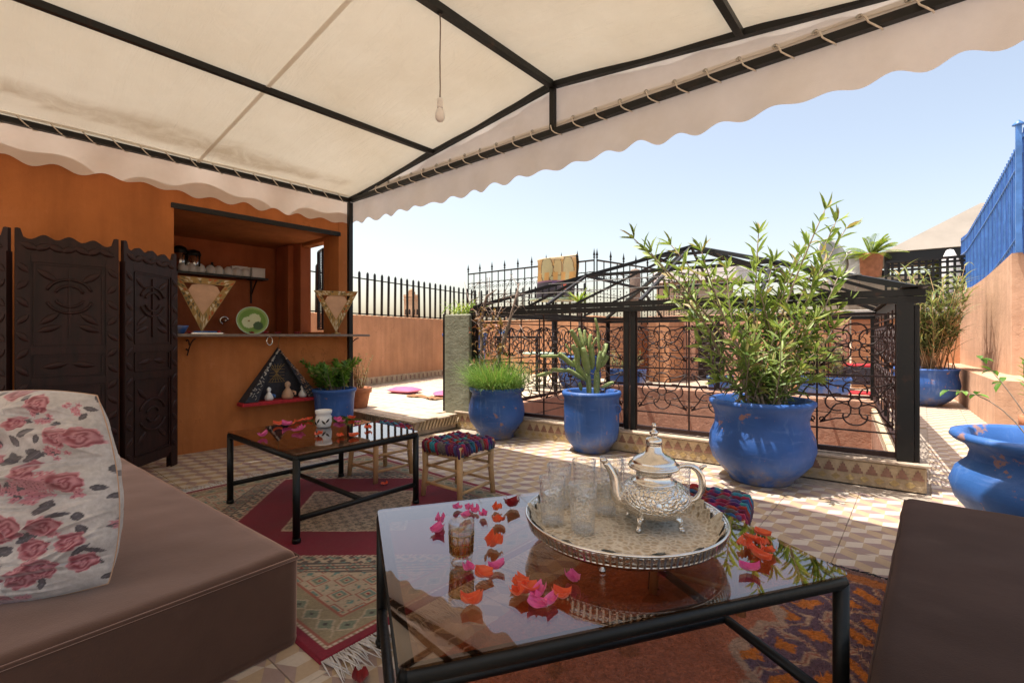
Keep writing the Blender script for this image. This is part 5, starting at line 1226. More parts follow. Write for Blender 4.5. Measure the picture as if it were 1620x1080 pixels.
t4, h4 = trough('little blue planter standing up on the far wall top', 1197, 500, .42, 12.75, 1.69)
for t_, n_, L_, lb in ((t1, 60, .75, 'wispy bamboo seedlings in the long blue planter trough'), (t3, 16, .4, 'thin green sprouts in the planter behind the iron double post')):
    pl_ = plant('trough_plant', lb, t_.location+Vector((0, 0, .33))); lv = MB(); stm = MB()
    for k in range(n_):
        x = rnd(-.3, .3); tip = Vector((x+rnd(-.15, .15), rnd(-.1, .1), rnd(.3, 1)*L_)); spray(lv, (x, rnd(-.06, .06), 0), tip, 8, .10, .014, .2, .05, 2, .004, stm, seed=800+k+n_)
    stm.build('stems', 'bark', pl_, rnd=True); lv.build('leaves', 'bamboo_leaf', pl_, rnd=True, kind='stuff')

# ------------------------------------------------------------------ furniture beyond the skylight
b0 = farpt(1342, 582, 10.0); bn = thing('dark_bench', 'low dark bench with red cushion on top, seen through the right end of the railing', 'bench', (b0.x, b0.y, 0), .1)
MB().cbox(-.5, .5, -.22, .22, .16, .52, .02).build('body', 'slate_cloth', bn); MB().cbox(-.5, .5, -.21, .21, .521, .57, .02).build('seat_cloth', 'red_cloth', bn)
for sx in (-.45, .45):
    for sy in (-.17, .17): MB().bar((sx, sy, 0), (sx, sy, .16), .05).build('leg', 'black_iron', bn)
b1 = farpt(1345, 603, 9.6); rc = thing('red_mat', 'red floor mat in front of the low dark bench', 'mat', (b1.x, b1.y, 0), .1); MB().cbox(-.45, .45, -.18, .18, .002, .04, .01).build('mat', 'red_cloth', rc)
g0 = farpt(862, 560, 9.2); gt = thing('green_table', 'pale green topped garden table behind the skylight railing', 'table', (g0.x, g0.y, .0), .1)
MB().lathe([(.0, .80), (.42, .80), (.43, .815), (.42, .83), (0, .831)], 28).build('top', 'green_table', gt); MB().tube([(0, 0, .05), (0, 0, .8)], .03, 10).build('column', 'black_iron', gt)
for k in range(3): a = k*2.1; MB().tube([(0, 0, .1), (.3*math.cos(a), .3*math.sin(a), .003)], .018, 8).build('foot', 'black_iron', gt)
g1 = farpt(888, 470, 9.5); g2_ = thing('high_table', 'green edged high table showing through the skylight roof at the left', 'table', (farpt(875, 470, 9.4).x, farpt(875, 470, 9.4).y, .0), .1)
MB().lathe([(0, 1.84), (.46, 1.84), (.47, 1.86), (0, 1.88)], 24).build('top', 'green_table', g2_); MB().tube([(0, 0, 0), (0, 0, 1.84)], .03, 8).build('column', 'black_iron', g2_)
bb = farpt(798, 522, 8.6); sb = thing('shelf_rack', 'dark iron rack with a shelf behind the left part of the railing', 'rack', (farpt(818, 530, 8.6).x, farpt(818, 530, 8.6).y, .176), .1)
MB().cbox(-.45, .45, -.12, .12, .93, .97, .004).build('shelf', 'black_iron', sb)
for sx in (-.42, .42): MB().bar((sx, 0, 0), (sx, 0, .93), .04).build('leg', 'black_iron', sb)
sbz = sb.location; bw_ = thing('striped_bowl', 'small blue and white bowl on the dark iron rack', 'bowl', (sbz.x-.25, sbz.y-.05, 1.147)); MB().lathe([(.05, 0), (.10, .05), (.12, .12), (.112, .12), (.09, .05), (0, .012)], 20).build('bowl', 'white_ceramic', bw_); MB().lathe([(.085, .035), (.101, .05), (.112, .085), (.101, .055)], 20).build('stripe', 'blue_metal', bw_)
# brown timber pillar and cream block behind the pyramid roof
tp = farpt(1005, 455, 12.2); tpp = thing('timber_post', 'round-topped brown post behind the skylight roof', 'post', (tp.x, tp.y, 1.3)); MB().lathe([(.13, 0), (.13, 1.45), (.11, 1.52), (0, 1.56)], 12).build('shaft', 'bark_grey', tpp)
cbk = farpt(1085, 468, 15.5); cbt = thing('cream_block', 'cream coloured rooftop block behind the pyramid roof', 'building', (cbk.x, cbk.y, -1)); MB().cbox(-1.0, 1.0, 0, 1.6, 0, 3.9, .03).build('wall', 'beige_plaster', cbt); MB().cbox(-1.1, 1.6, -.1, 1.7, 3.901, 4.3, .05).build('roof', 'bare_white', cbt)
# dark jar at the far end of the walkway
dj = farpt(1466, 578, 10.9); djt = thing('dark_jar', 'dark oval jar half hidden by the bamboo at the walkway end', 'jar', (-.20, 11.95, 0)); MB().lathe([(.12, 0), (.16, .05), (.24, .3), (.27, .55), (.24, .82), (.15, .98), (.13, 1.02), (.15, 1.06), (.12, 1.06)], 24).build('body', 'black_plastic', djt)
# hanging carpet over the spear railing
def carpet_art(U, V):
    C = np.zeros(U.shape+(3,)); C[:] = (.46, .28, .11)
    n_ = np.sin(U*14+np.sin(V*9)*2)*np.sin(V*17); C += (.05*n_)[..., None]
    for cx, cy, rx, ry, c in ((.25, .34, .15, .30, (.38, .33, .17)), (.80, .36, .14, .32, (.40, .33, .17)), (.53, .30, .10, .26, (.44, .34, .16)), (.53, .56, .2, .07, (.36, .34, .18))):
        d = ((U-cx)/rx)**2+((V-cy)/ry)**2; C[d < 1] = c; C[(d < 1.15) & (d > .92)] = (.12, .07, .03)
    C[(V > .42) & (V < .60) & (np.sin(U*30) > -.2)] = (.50, .27, .08)
    m = V > .60; C[m] = (.05, .045, .06); C[m & (np.abs(V-.62) < .02)] = (.25, .12, .18)
    C[m & (np.abs(U-.72) < .06) & (np.abs(V-.76) < .08)] = (.42, .09, .06); C[m & (np.abs(U-.45) < .06) & (V < .72)] = (.12, .07, .16)
    C[V < .06] = (.55, .42, .24)
    return np.clip(C, 0, 1)
hc = thing('hanging_carpet', 'ochre patterned carpet hung over the spearhead railing', 'carpet', (-7.08, 10.06, 3.04), .02); hc.scale = (1.15, 1, 1.08)
u = np.linspace(0, 1, 60); U, V = np.meshgrid(u, u); Xc = (U-.5)*1.02+.02*np.sin(V*5); Zc = np.where(V < .08, .06-.02*np.cos(V/.08*PI), .08-(V-.08)*1.02)+.02*np.sin(U*5); Yc = -.06-.03*np.sin(U*9)*V-np.where(V < .08, 0, .0)
link('front_drop', grid_mesh('front_drop', Xc, Yc, Zc, carpet_art(U, V), 'painted_tex'), hc); link('back_drop', grid_mesh('back_drop', Xc, Yc*0+.07, .08-V*.6, carpet_art(U, V*.5), 'painted_tex'), hc)
link('top_fold', grid_mesh('top_fold', (U-.5)*1.02, -.06+.13*V, .085+.03*np.sin(V*PI), carpet_art(U, V*.05), 'painted_tex'), hc)

# ================================================================== CARVED FOLDING SCREEN
fs_ = thing('folding_screen', 'dark carved wooden folding screen of three panels beside the kiosk', 'screen', (-4.67, .55, 0))
def crest(x): # scalloped crest outline for a panel of width .55
    t = (x/.55)*2-1; return 1.82+.02*(1-t*t)+.016*math.cos(t*13)+(.045 if abs(t) > .88 else 0)
def screen_panel(p, q):
    p, q = Vector((*p, 0)), Vector((*q, 0)); L = (q-p).length; a = math.atan2(q.y-p.y, q.x-p.x); W_ = .55
    n = 40; poly = [(0, .10), (W_, .10)]+[(W_-W_*i/n, crest(W_-W_*i/n)) for i in range(n+1)]
    pn = MB(); m_ = len(poly); vs = [(x, -.012, z) for x, z in poly]+[(x, .012, z) for x, z in poly]; pn._add(vs, [tuple(range(m_)), tuple(range(2*m_-1, m_-1, -1))]+[(i, m_+i, m_+(i+1) % m_, (i+1) % m_) for i in range(m_)])
    o = pn.build('screen_panel', 'carved_wood', fs_, p-Vector((-4.67, .55, 0)), (0, 0, a)); s = L/W_; o.scale = (s, 1, 1)
    f = -1
    def strip(name, x0, x1, z0, z1, d0=.012, d1=.022): MB().box(x0, x1, -d1, -d0-.0005, z0, z1).box(x0, x1, d0+.0005, d1, z0, z1).build(name, 'carved_wood', o)
    strip('stile', 0, .075, .0, 1.72); strip('stile', W_-.075, W_, .0, 1.72)
    for z in (.13, .80, 1.02, 1.66): strip('rail', .076, W_-.076, z, z+.055)
    for x0, x1, z0, z1 in ((.095, .455, .20, .79), (.095, .455, .87, 1.01), (.095, .455, 1.09, 1.65)):
        fm = MB(); 
        for pa, pb in (((x0, z0), (x1, z0)), ((x1, z0), (x1, z1)), ((x1, z1), (x0, z1)), ((x0, z1), (x0, z0))): fm.bar((pa[0], -.014, pa[1]), (pb[0], -.014, pb[1]), .012, .012, (0, 1, 0))
        fm.build('moulding', 'carved_wood', o)
    cx = W_/2
    for cz, r in ((1.43, .12), (1.43, .075), (.50, .13), (.50, .06)):
        for a0, a1 in ((.35, 2.8), (3.5, 5.95)): MB().tube([(cx+r*math.cos(t)*1.05, -.016, cz+r*math.sin(t)) for t in np.linspace(a0, a1, 14)], .010, 6).build('carved_ring', 'carved_wood', o)
    MB().bar((cx, -.016, 1.14), (cx, -.016, 1.62), .016, .012, (0, 1, 0)).build('carved_spine', 'carved_wood', o)
    lf = MB().lathe([(0, -.07), (.018, -.035), (.024, 0), (.018, .035), (0, .07)], 8).mesh('carved_leaf', 'carved_wood')
    for (x, z, rz) in ((.17, 1.20, 1.2), (.38, 1.20, -1.2), (.17, 1.27, .9), (.38, 1.27, -.9), (.16, 1.57, 2.2), (.39, 1.57, -2.2), (.17, .33, .8), (.38, .33, -.8), (.17, .68, -.8), (.38, .68, .8), (.20, .94, 1.4), (.35, .94, -1.4)):
        l_ = link('carved_leaf', lf, o, (x, -.014, z), (0, rz, 0)); l_.scale = (1, .45, 1)
    for k in range(13):
        for x in (.037, W_-.037): l_ = link('carved_leaf', lf, o, (x, -.023, .2+k*.118), (0, .7 if k % 2 else -.7, 0)); l_.scale = (.9, .4, .7)
    for k in range(7):
        l_ = link('carved_leaf', lf, o, (.07+k*.068, -.014, 1.765), (0, 1.1 if k % 2 else 2.0, 0)); l_.scale = (1.1, .5, .75)
    return o
screen_panel((-4.665, .285), (-4.655, .835)); screen_panel((-4.66, .86), (-5.10, 1.315)); screen_panel((-5.10, -.15), (-4.68, .262))

# ================================================================== THINGS IN AND ON THE KIOSK
def cup(px_, z, lb, i):
    l = (px_-CXP)/FPX; d = -6.93/(_c*l-_s); y = (_s*l+_c)*d
    t = thing('white_cup', lb, 'cup', (-6.93, y, z), group='white cups on the kiosk shelf'); MB().lathe([(.052, 0), (.056, .03), (.055, .06), (.042, .095), (.022, .108), (.02, .113), (0, .113)], 18).build('body', 'white_ceramic', t)
for i, px_ in enumerate((289, 303, 317, 333, 346, 361, 375, 388)): cup(px_, 1.941, 'upturned white cup on the black kiosk shelf, '+('leftmost', 'second from the left', 'third from the left', 'fourth from the left', 'fourth from the right', 'third from the right', 'second from the right', 'rightmost')[i], i)
for i, px_ in enumerate((285, 307)):
    l = (px_-CXP)/FPX; d = -6.99/(_c*l-_s); t = thing('vacuum_flask', ('taller steel vacuum flask at the left end of the kiosk shelf', 'second steel vacuum flask on the kiosk shelf, right of the taller one')[i], 'flask', (-7.01, (_s*l+_c)*d, 1.941)); s = 1.05-.1*i
    MB().lathe([(.07, 0), (.075, .01), (.075, .22*s), (.07, .23*s)], 20).build('body', 'chrome', t); MB().lathe([(.078, .225*s), (.085, .25*s), (.07, .29*s), (.03, .31*s), (0, .312*s)], 20).build('lid', 'black_plastic', t); MB().tube([(.07, .02, .06), (.12, .03, .08), (.12, .03, .2), (.07, .02, .22)], .01, 6).build('handle', 'black_plastic', t)
for i, (px_, lb, w_) in enumerate(((403, 'white carton at the right end of the kiosk shelf', .10), (413, 'smaller white carton last on the kiosk shelf', .07))):
    l = (px_-CXP)/FPX; d = -6.97/(_c*l-_s); t = thing('white_carton', lb, 'box', (-6.97, (_s*l+_c)*d, 1.941)); MB().cbox(-.05, .05, -w_/2, w_/2, 0, .12, .004).build('carton', 'white_plastic', t); MB().cbox(-.052, .052, -w_/2-.001, w_/2+.001, .121, .135, .002).build('lid', 'white_plastic', t)
ld = -6.98/(_c*((370-CXP)/FPX)-_s); tt = thing('napkin_box', 'long white napkin box behind the cups on the kiosk shelf', 'box', (-7.03, (_s*((383-CXP)/FPX)+_c)*6.5, 1.941)); MB().cbox(-.04, .04, -.13, .13, 0, .14, .004).build('box', 'white_plastic', tt); MB().box(-.01, .01, -.08, .08, .141, .15).build('tissue', 'white_ceramic', tt)
ld = thing('teapot_small', 'small dark metal pot among the cups on the kiosk shelf', 'pot', (-7.0, 2.21, 1.941)); MB().lathe([(.05, 0), (.065, .05), (.05, .10), (.02, .12), (.012, .14), (.018, .155), (0, .165)], 16).build('body', 'black_plastic', ld); MB().tube([(0, -.05, .05), (0, -.09, .07), (0, -.1, .11)], .01, 6).build('spout', 'black_plastic', ld)

# triangular lanterns
def lantern(label, loc, rz, s, tilt, opened):
    t = thing('triangular_lantern', label, 'lantern', loc, rot=(0, tilt, rz)); H, W_ = .50*s, .25*s
    def tri(k, y0, y1): return [(0, .03+.0, 0)]
    tri_ = lambda f: [(-W_*f, H-(1-f)*.16*s), (W_*f, H-(1-f)*.16*s), (0, H*(1-f)*.92)]
    out, inn = tri_(1.0), tri_(.66)
    vs = []
    for y in (-.03, .03): vs += [(x, y, z+.02) for x, z in out]+[(x, y, z+.02) for x, z in inn]
    fs = []
    for i in range(3):
        j = (i+1) % 3; fs += [(i, j, 3+j, 3+i), (6+j, 6+i, 9+i, 9+j), (i, 6+i, 6+j, j), (3+i, 3+j, 9+j, 9+i)]
    MB()._add(vs, fs).build('frame', 'brass', t)
    r_ = random.Random(int(loc[1]*100)); pal = [(.42, .09, .03), (.60, .50, .34), (.16, .14, .07), (.34, .20, .06), (.65, .58, .45), (.10, .08, .05)]; mb = MB(); cs_ = []
    for i in range(3):
        a_, b_ = Vector((*out[i], 0)), Vector((*out[(i+1) % 3], 0)); c_, d_ = Vector((*inn[i], 0)), Vector((*inn[(i+1) % 3], 0)); n = 11
        for k in range(n):
            for j in range(2):
                q = [a_.lerp(b_, (k+.08)/n).lerp(c_.lerp(d_, (k+.08)/n), .08+j*.46), a_.lerp(b_, (k+.92)/n).lerp(c_.lerp(d_, (k+.92)/n), .08+j*.46), a_.lerp(b_, (k+.5)/n).lerp(c_.lerp(d_, (k+.5)/n), .5+j*.44)]
                mb._add([(v.x, -.034, v.y+.02) for v in q], [(0, 1, 2), (2, 1, 0)][:1]); cs_ += [r_.choice(pal)]*3
    me = mb.mesh('mosaic', 'painted_tex'); set_col(me, np.array(cs_)); link('mosaic', me, t, kind='stuff')
    arc = [(-W_*.5, H*.80), (-W_*.40, H*.90), (0, H*.97), (W_*.40, H*.90), (W_*.5, H*.80), (0, H*.34)]
    MB()._add([(x, -.02, z+.02-.02*s) for x, z in arc], [(0, 1, 2, 3, 4, 5)]).build('parchment_pane', 'parchment', t)
    MB().lathe([(.05*s, 0), (.05*s, .012), (.015, .02), (.012, .05)], 10).build('foot', 'brass', t)
    return t
lantern('mosaic triangular lantern standing at the left end of the kiosk counter', (-5.42, 1.62, 1.169), math.radians(72), 1.06, math.radians(3), True)
lantern('mosaic triangular lantern at the right end of the kiosk counter by the post', (-5.29, 2.98, 1.169), math.radians(59), .98, 0, False)
def cpt_(px_, x): l = (px_-CXP)/FPX; d = x/(_c*l-_s); return (_s*l+_c)*d
def apple(U, V):
    C = np.zeros(U.shape+(3,)); C[:] = (.16, .30, .06); r = np.hypot(U, V); C[r > .86] = (.30, .42, .14)
    for cx, cy, rr, c in ((-.25, -.1, .42, (.62, .66, .42)), (.15, .15, .40, (.60, .64, .40)), (.35, -.35, .32, (.05, .11, .05)), (-.2, .02, .07, (.25, .16, .05))): C[np.hypot(U-cx, V-cy) < rr] = c
    return C
ap2 = thing('apple_plate', 'green plate painted with a cut apple, leaning on the kiosk counter', 'plate', (-5.52, cpt_(402, -5.5), 1.172), rot=(math.radians(74), 0, math.radians(78)))
th_, rr_ = np.meshgrid(np.linspace(0, 2*PI, 60), np.linspace(0, 1, 24)); U, V = rr_*np.cos(th_), rr_*np.sin(th_)
link('dish', grid_mesh('dish', U*.155, V*.155+.15, -.025*(1-rr_**2)+.0, apple(U, V), 'painted_tex'), ap2); MB().tube([(.155*math.cos(a), .15+.155*math.sin(a), 0) for a in np.linspace(0, 2*PI, 33)[:-1]], .005, 6, True).build('rim', 'green_table', ap2)
bb_ = thing('blue_bowl', 'little blue glazed bowl at the far left of the kiosk counter', 'bowl', (-5.40, cpt_(285, -5.4), 1.169)); MB().lathe([(.03, 0), (.035, .01), (.06, .05), (.07, .08), (.064, .08), (.05, .045), (0, .015)], 20).build('bowl', 'blue_glaze', bb_)
ty_ = thing('pen_tray', 'narrow metal tray with a red tipped pen on the kiosk counter', 'tray', (-5.36, cpt_(327, -5.36), 1.169)); MB().cbox(-.03, .03, -.14, .14, 0, .012, .003).build('tray', 'chrome', ty_); MB().tube([(0, -.11, .02), (0, .09, .02)], .006, 8).build('pen', 'blue_metal', ty_); MB().lathe([(0, -.02), (.016, 0), (0, .02)], 8, (0, .11, .02)).build('red_cap', 'red_cloth', ty_)
tc_ = thing('wall_tap', 'shiny coiled metal tap on the back wall of the kiosk', 'tap', (-7.06, cpt_(352, -7.06), 1.35)); MB().tube([(.06, .05*math.cos(a), .05*math.sin(a)) for a in np.linspace(0, 4.5, 14)], .012, 8).build('spout', 'chrome', tc_); MB().tube([(-.04, .02, 0), (.06, .02, 0)], .02, 10).build('body', 'chrome', tc_)

# hanging triangular shelf with figurines
hy = cpt_(425, -5.43); hs = thing('hanging_shelf', 'black embroidered triangular hanging shelf with a red base on the kiosk wall', 'shelf', (-5.44, hy+.10, .40))
w2, hh = .40, .56
MB().prism([(-w2, 0), (w2, 0), (0, hh)], -.006, .006).build('back_cloth', 'slate_cloth', hs, (0, 0, .06), (PI/2, 0, PI/2))
bs = MB().cbox(.0, .17, -w2-.02, w2+.02, .02, .055, .006).build('base', 'red_cloth', hs)
for sg in (-1, 1):
    fl_ = MB()._add([(0.01, sg*w2, .06), (.17, sg*(w2), .06), (.015, 0, .06+hh), (.17, sg*(w2-.13), .06), (.03, sg*.02, .06+hh*.96)], [(0, 1, 2), (1, 3, 4, 2)]); fl_.build('side_flap', 'slate_cloth', hs)
    stc = MB(); r_ = random.Random(3+sg)
    for k in range(70):
        t = r_.random()**.8; u_ = r_.random(); p = Vector((.172-.14*t, sg*(w2-.13*u_*(1-t))*(1-t)+sg*.0, .065+hh*.95*t)); a = r_.choice((.7, -.7)); stc.tube([p+Vector((.004, -.012*math.cos(a), -.012*math.sin(a))), p+Vector((.004, .012*math.cos(a), .012*math.sin(a)))], .0022, 4)
    stc.build('embroidery', 'parchment' if sg > 0 else 'rope', hs, kind='stuff')
nt2 = MB()
for k in range(6): nt2.bar((.012, -.10+.035*k, .24), (.012, .07-.035*k+.0, .44), .004).bar((.012, -.09, .24+.035*k), (.012, .07, .24+.035*k), .003)
nt2.build('bead_net', 'brass', hs, kind='stuff'); MB().tube([(.03, .0, .06+hh), (.05, -.015, .66), (.06, 0, .74)], .004, 5).build('hanger', 'brass', hs)
for k, (dy, s, m_, lb) in enumerate(((-.13, 1, 'white_ceramic', 'small white and blue figurine at the left on the hanging shelf'), (.07, 1.35, 'parchment', 'tall cream figurine in the middle of the hanging shelf'), (.24, 1.0, 'bare_white', 'squat pale figurine at the right on the hanging shelf'))):
    f_ = thing('figurine', lb, 'figurine', (-5.35, hy+.10+dy, .456)); f_.scale = (s, s, s)
    MB().lathe([(.035, 0), (.045, .02), (.04, .05), (.022, .08), (.015, .09), (.024, .105), (.022, .125), (.008, .14), (0, .142)], 14, fun=lambda a, z: 1+.12*math.sin(2*a+z*30)).build('body', m_, f_); MB().tube([(.0, .03, .06), (.02, .055, .05), (.03, .05, .03)], .009, 6).build('arm', 'blue_metal' if k == 0 else m_, f_)

# ================================================================== TEA THINGS
TC = RIGHT*.352+FWD*1.52; TZ = .552
ty = thing('tea_tray', 'round engraved silver tray with pierced rim on small feet', 'tray', (TC.x, TC.y, TH))
MB().lathe([(0, .045), (.265, .045), (.275, .05), (.292, .078), (.302, .092), (.306, .090), (.298, .074), (.28, .042), (.27, .038), (0, .036)], 72).build('plate', 'silver_tray', ty)
gal = MB()
for k in range(110): a = 2*PI*k/110; gal.bar((.297*math.cos(a), .297*math.sin(a), .058), (.305*math.cos(a), .305*math.sin(a), .088), .006)
gal.build('pierced_gallery', 'silver_plain', ty, kind='stuff')
MB().tube([(.306*math.cos(a), .306*math.sin(a), .0915) for a in np.linspace(0, 2*PI, 90)[:-1]], .0042, 8, True).build('rim', 'silver_plain', ty); MB().tube([(.293*math.cos(a), .293*math.sin(a), .056) for a in np.linspace(0, 2*PI, 90)[:-1]], .003, 6, True).build('lower_rim', 'silver_plain', ty)
for k in range(3): a = k*2*PI/3-1.35; MB().lathe([(.009, 0), (.012, .006), (.006, .014), (.012, .028), (.01, .037)], 10, (.22*math.cos(a), .22*math.sin(a), 0)).build('foot', 'silver_plain', ty)
dz = thing('lace_doily', 'beige lace doily with frilled edge lying on the silver tray', 'doily', (TC.x, TC.y, TH+.0455))
def doil(u, v):
    a = 2*PI*v; fr_ = 1+.030*math.sin(a*14)*u+.022*math.sin(a*31+1)*u; r = u*.292*fr_
    z = float(np.interp(r, (0, .262, .275, .290, .300, .32), (0, 0, .006, .034, .049, .050)))+.0035+.004*max(0, u-.5)*(1+math.sin(a*9+1.2)+.7*math.sin(a*17+u*9))+.002*mnoise.noise(Vector((r*40*math.cos(a), r*40*math.sin(a), 0)))
    return (r*math.cos(a), r*math.sin(a), max(.0015, z))
MB().grid(doil, 44, 170).build('lace', 'lace_cloth', dz)

KP_ = RIGHT*.452+FWD*1.53; kt_ = thing('silver_teapot', 'engraved silver teapot with tall lid on curved feet, on the tray', 'teapot', (KP_.x, KP_.y, TH+.052), YAW); kt_.scale = (1, 1, .85)
zb = .028
MB().lathe([(.02, zb), (.055, zb+.004), (.085, zb+.02), (.108, zb+.05), (.114, zb+.078), (.106, zb+.105), (.085, zb+.125), (.066, zb+.134)], 48, fun=lambda a, z: 1+.012*math.cos(8*a)).build('body', 'silver_engraved', kt_)
MB().lathe([(.068, zb+.130), (.070, zb+.135), (.062, zb+.138), (.056, zb+.15), (.055, zb+.165), (.06, zb+.178), (.078, zb+.184), (.080, zb+.190), (.074, zb+.196)], 40).build('collar', 'silver_plain', kt_)
ld_ = MB().lathe([(.076, zb+.192), (.078, zb+.197), (.068, zb+.200), (.068, zb+.208), (.064, zb+.216), (.05, zb+.226), (.034, zb+.234), (.027, zb+.245), (.024, zb+.262), (.021, zb+.268), (.026, zb+.272), (.026, zb+.288), (.022, zb+.293), (.010, zb+.297), (.009, zb+.304), (.015, zb+.311), (.011, zb+.319), (.005, zb+.325), (.0055, zb+.333), (.008, zb+.340), (.005, zb+.348), (0, zb+.350)], 36).build('lid', 'silver_plain', kt_)
def cv(pts, n=14):
    pts = [Vector(p) for p in pts]; out = []
    for t in np.linspace(0, 1, n):
        q = pts[:]
        while len(q) > 1: q = [q[i].lerp(q[i+1], t) for i in range(len(q)-1)]
        out.append(q[0])
    return out
sp_ = cv([(-.085, 0, zb+.06), (-.15, 0, zb+.05), (-.10, 0, zb+.15), (-.135, 0, zb+.165), (-.155, 0, zb+.205)], 16); MB().tube(sp_, [.026-.0155*(i/15)**.7 for i in range(16)], 12).build('spout', 'silver_plain', kt_)
MB().tube([sp_[-1], sp_[-1]+Vector((-.006, 0, .006)), sp_[-1]+Vector((-.016, 0, .006))], [.011, .011, .007], 10).build('spout_lip', 'silver_plain', kt_)
hd = cv([(.055, 0, zb+.165), (.11, 0, zb+.23), (.185, 0, zb+.18), (.15, 0, zb+.10), (.165, 0, zb+.06), (.10, 0, zb+.055)], 20); MB().tube(hd, [.007+.004*math.sin(PI*i/19) for i in range(20)], 10).build('handle', 'silver_plain', kt_)
MB().tube([(.148, 0, zb+.178), (.160, 0, zb+.19), (.168, 0, zb+.187)], [.008, .006, .003], 8).build('thumb_rest', 'silver_plain', kt_)
for k in range(4):
    a = PI/4+k*PI/2; ca_, sa_ = math.cos(a), math.sin(a); MB().tube(cv([(.07*ca_, .07*sa_, zb+.02), (.105*ca_, .105*sa_, zb+.01), (.075*ca_, .075*sa_, .012), (.10*ca_, .10*sa_, .004)], 10), [.016, .014, .011, .009, .008, .007, .007, .008, .009, .008], 8).build('foot', 'silver_engraved', kt_)

gprof = [(0, .004), (.033, .004), (.035, 0), (.036, .01), (.038, .05), (.0405, .10), (.043, .145), (.0412, .145), (.0385, .10), (.0362, .05), (.034, .018), (0, .016)]
for k, (px_, py_, lb) in enumerate([(922, 840, 'engraved clear tea glass at the front of the tray group'), (874, 826, 'engraved clear tea glass at the left edge of the tray'), (885, 800, 'engraved clear tea glass behind the leftmost one'), (958, 810, 'engraved clear tea glass between front glass and teapot spout'), (924, 790, 'engraved clear tea glass at the back left of the tray'), (967, 785, 'engraved clear tea glass at the back, left of the teapot lid'), (1003, 792, 'engraved clear tea glass hidden behind the teapot spout'), (1073, 800, 'engraved clear tea glass behind the teapot handle')]):
    p = at(px_, py_, TH+.052); t = thing('tea_glass', lb, 'glass', p, group='engraved clear tea glasses on the tray')
    MB().lathe(gprof, 28).build('tumbler', 'cut_glass', t); MB().tube([(.0421*math.cos(a), .0421*math.sin(a), .145) for a in np.linspace(0, 2*PI, 29)[:-1]], .0012, 5, True).build('lip', 'clear_glass', t); MB().lathe([(0, .003), (.034, .001), (.035, .015), (0, .017)], 24).build('thick_base', 'cut_glass', t)
ag_ = at(730, 889, TH); ag = thing('amber_glass', 'tea glass with gold lattice half filled with amber tea, near the pink petals', 'glass', ag_)
MB().lathe([(0, .003), (.029, .003), (.031, 0), (.032, .012), (.035, .06), (.038, .118), (.0364, .118), (.0335, .06), (.0305, .026), (0, .024)], 28).build('tumbler', 'clear_glass', ag)
MB().lathe([(0, .026), (.0300, .026), (.0325, .06), (.0345, .082), (0, .082)], 24).build('tea', 'tea', ag)
band = MB()
for z in (.033, .058, .086): rr__ = .0325+.0063*(z/.118); band.tube([(rr__*math.cos(a), rr__*math.sin(a), z) for a in np.linspace(0, 2*PI, 29)[:-1]], .0009, 5, True)
for k in range(12): a = k*PI/6; band.tube([(.0342*math.cos(a), .0342*math.sin(a), .033), (.0358*math.cos(a), .0358*math.sin(a), .058), (.0372*math.cos(a), .0372*math.sin(a), .086)], .0009, 5)
band.build('gold_lattice', 'brass', ag); MB().lathe([(.0341, .033), (.0357, .058), (.0371, .086), (.0366, .086), (.0352, .058), (.0336, .033)], 12).build('amber_panes', 'amber_glass', ag)

bu_ = at(508, 677, TH)+FWD*.045; bu = thing('oil_burner', 'white ceramic oil burner with leaf cut-outs on the far table', 'oil burner', (bu_.x, bu_.y, TH))
MB().lathe([(.042, 0), (.05, .01), (.056, .04), (.053, .075), (.048, .088), (.056, .10), (.058, .12), (.053, .122), (.045, .11), (0, .105)], 28).build('body', 'white_ceramic', bu)
for k, (a, z, r) in enumerate(((-1.2, .04, .7), (-1.9, .05, -.6), (-2.4, .035, .8), (-.7, .05, -.8))):
    a += YAW; q = Vector((.0545*math.cos(a), .0545*math.sin(a), z)); l_ = MB().lathe([(0, -.022), (.006, -.008), (.007, .004), (0, .022)], 6).build('cut_out', 'dark_void', bu, q, (r*.0, 0, 0)); l_.rotation_euler = Matrix.Rotation(r, 3, Vector((math.cos(a), math.sin(a), 0))).to_euler(); l_.scale = (1, 1, 1)

# ================================================================== PETALS AND SPRIG
def petal_mesh(seed, m):
    r_ = random.Random(seed); cup, curl, w_, ph = r_.uniform(.006, .013), r_.uniform(.2, 1.0), r_.uniform(.85, 1.1), r_.uniform(0, 6)
    def f(u, v):
        x = (u-.5)*2; y = v; wd = (math.sin(PI*(.10+.72*y))**.75)*w_; X_ = x*wd*.021; Y_ = (y-.5)*.042
        z = cup*(x*x*.8+(2*y-1)**2*.6)+.003*math.sin(4*x+ph)*y+.006*curl*max(0, abs(x)-.55)*math.sin(5*y+ph)+.002*math.sin(9*x+3*y+ph)
        return (X_*(1-.15*x*x*curl), Y_, max(.0006, z+.001))
    return MB().grid(f, 10, 10).mesh('petal', m)
PM = {k: [petal_mesh(i+j*10, 'petal_'+k) for i in range(4)] for j, k in enumerate(('pink', 'orange', 'dark'))}
def petal(px_, py_, k, z, label, group, s=1.0):
    p = at(px_, py_, z+.0008); o = link('petal', random.choice(PM[k]), None, p, (rnd(-.12, .25), rnd(-.2, .2), rnd(0, 6.28))); s *= rnd(.78, 1.05); o.scale = (s, s, s*rnd(.9, 1.7)); tag(o, label, 'petal', group); o.location.z += .004*s
ORD = ('leftmost', 'second from the left', 'third from the left', 'fourth from the left', 'fifth from the left', 'sixth from the left', 'seventh from the left', 'eighth from the left', 'ninth from the left', 'tenth from the left')
def petals(pts, k, what, where, group, s):
    for i, (px_, py_) in enumerate(sorted(pts)): petal(px_, py_, k, TH, '%s %s, %s' % (what, where, ORD[i]), group, s)
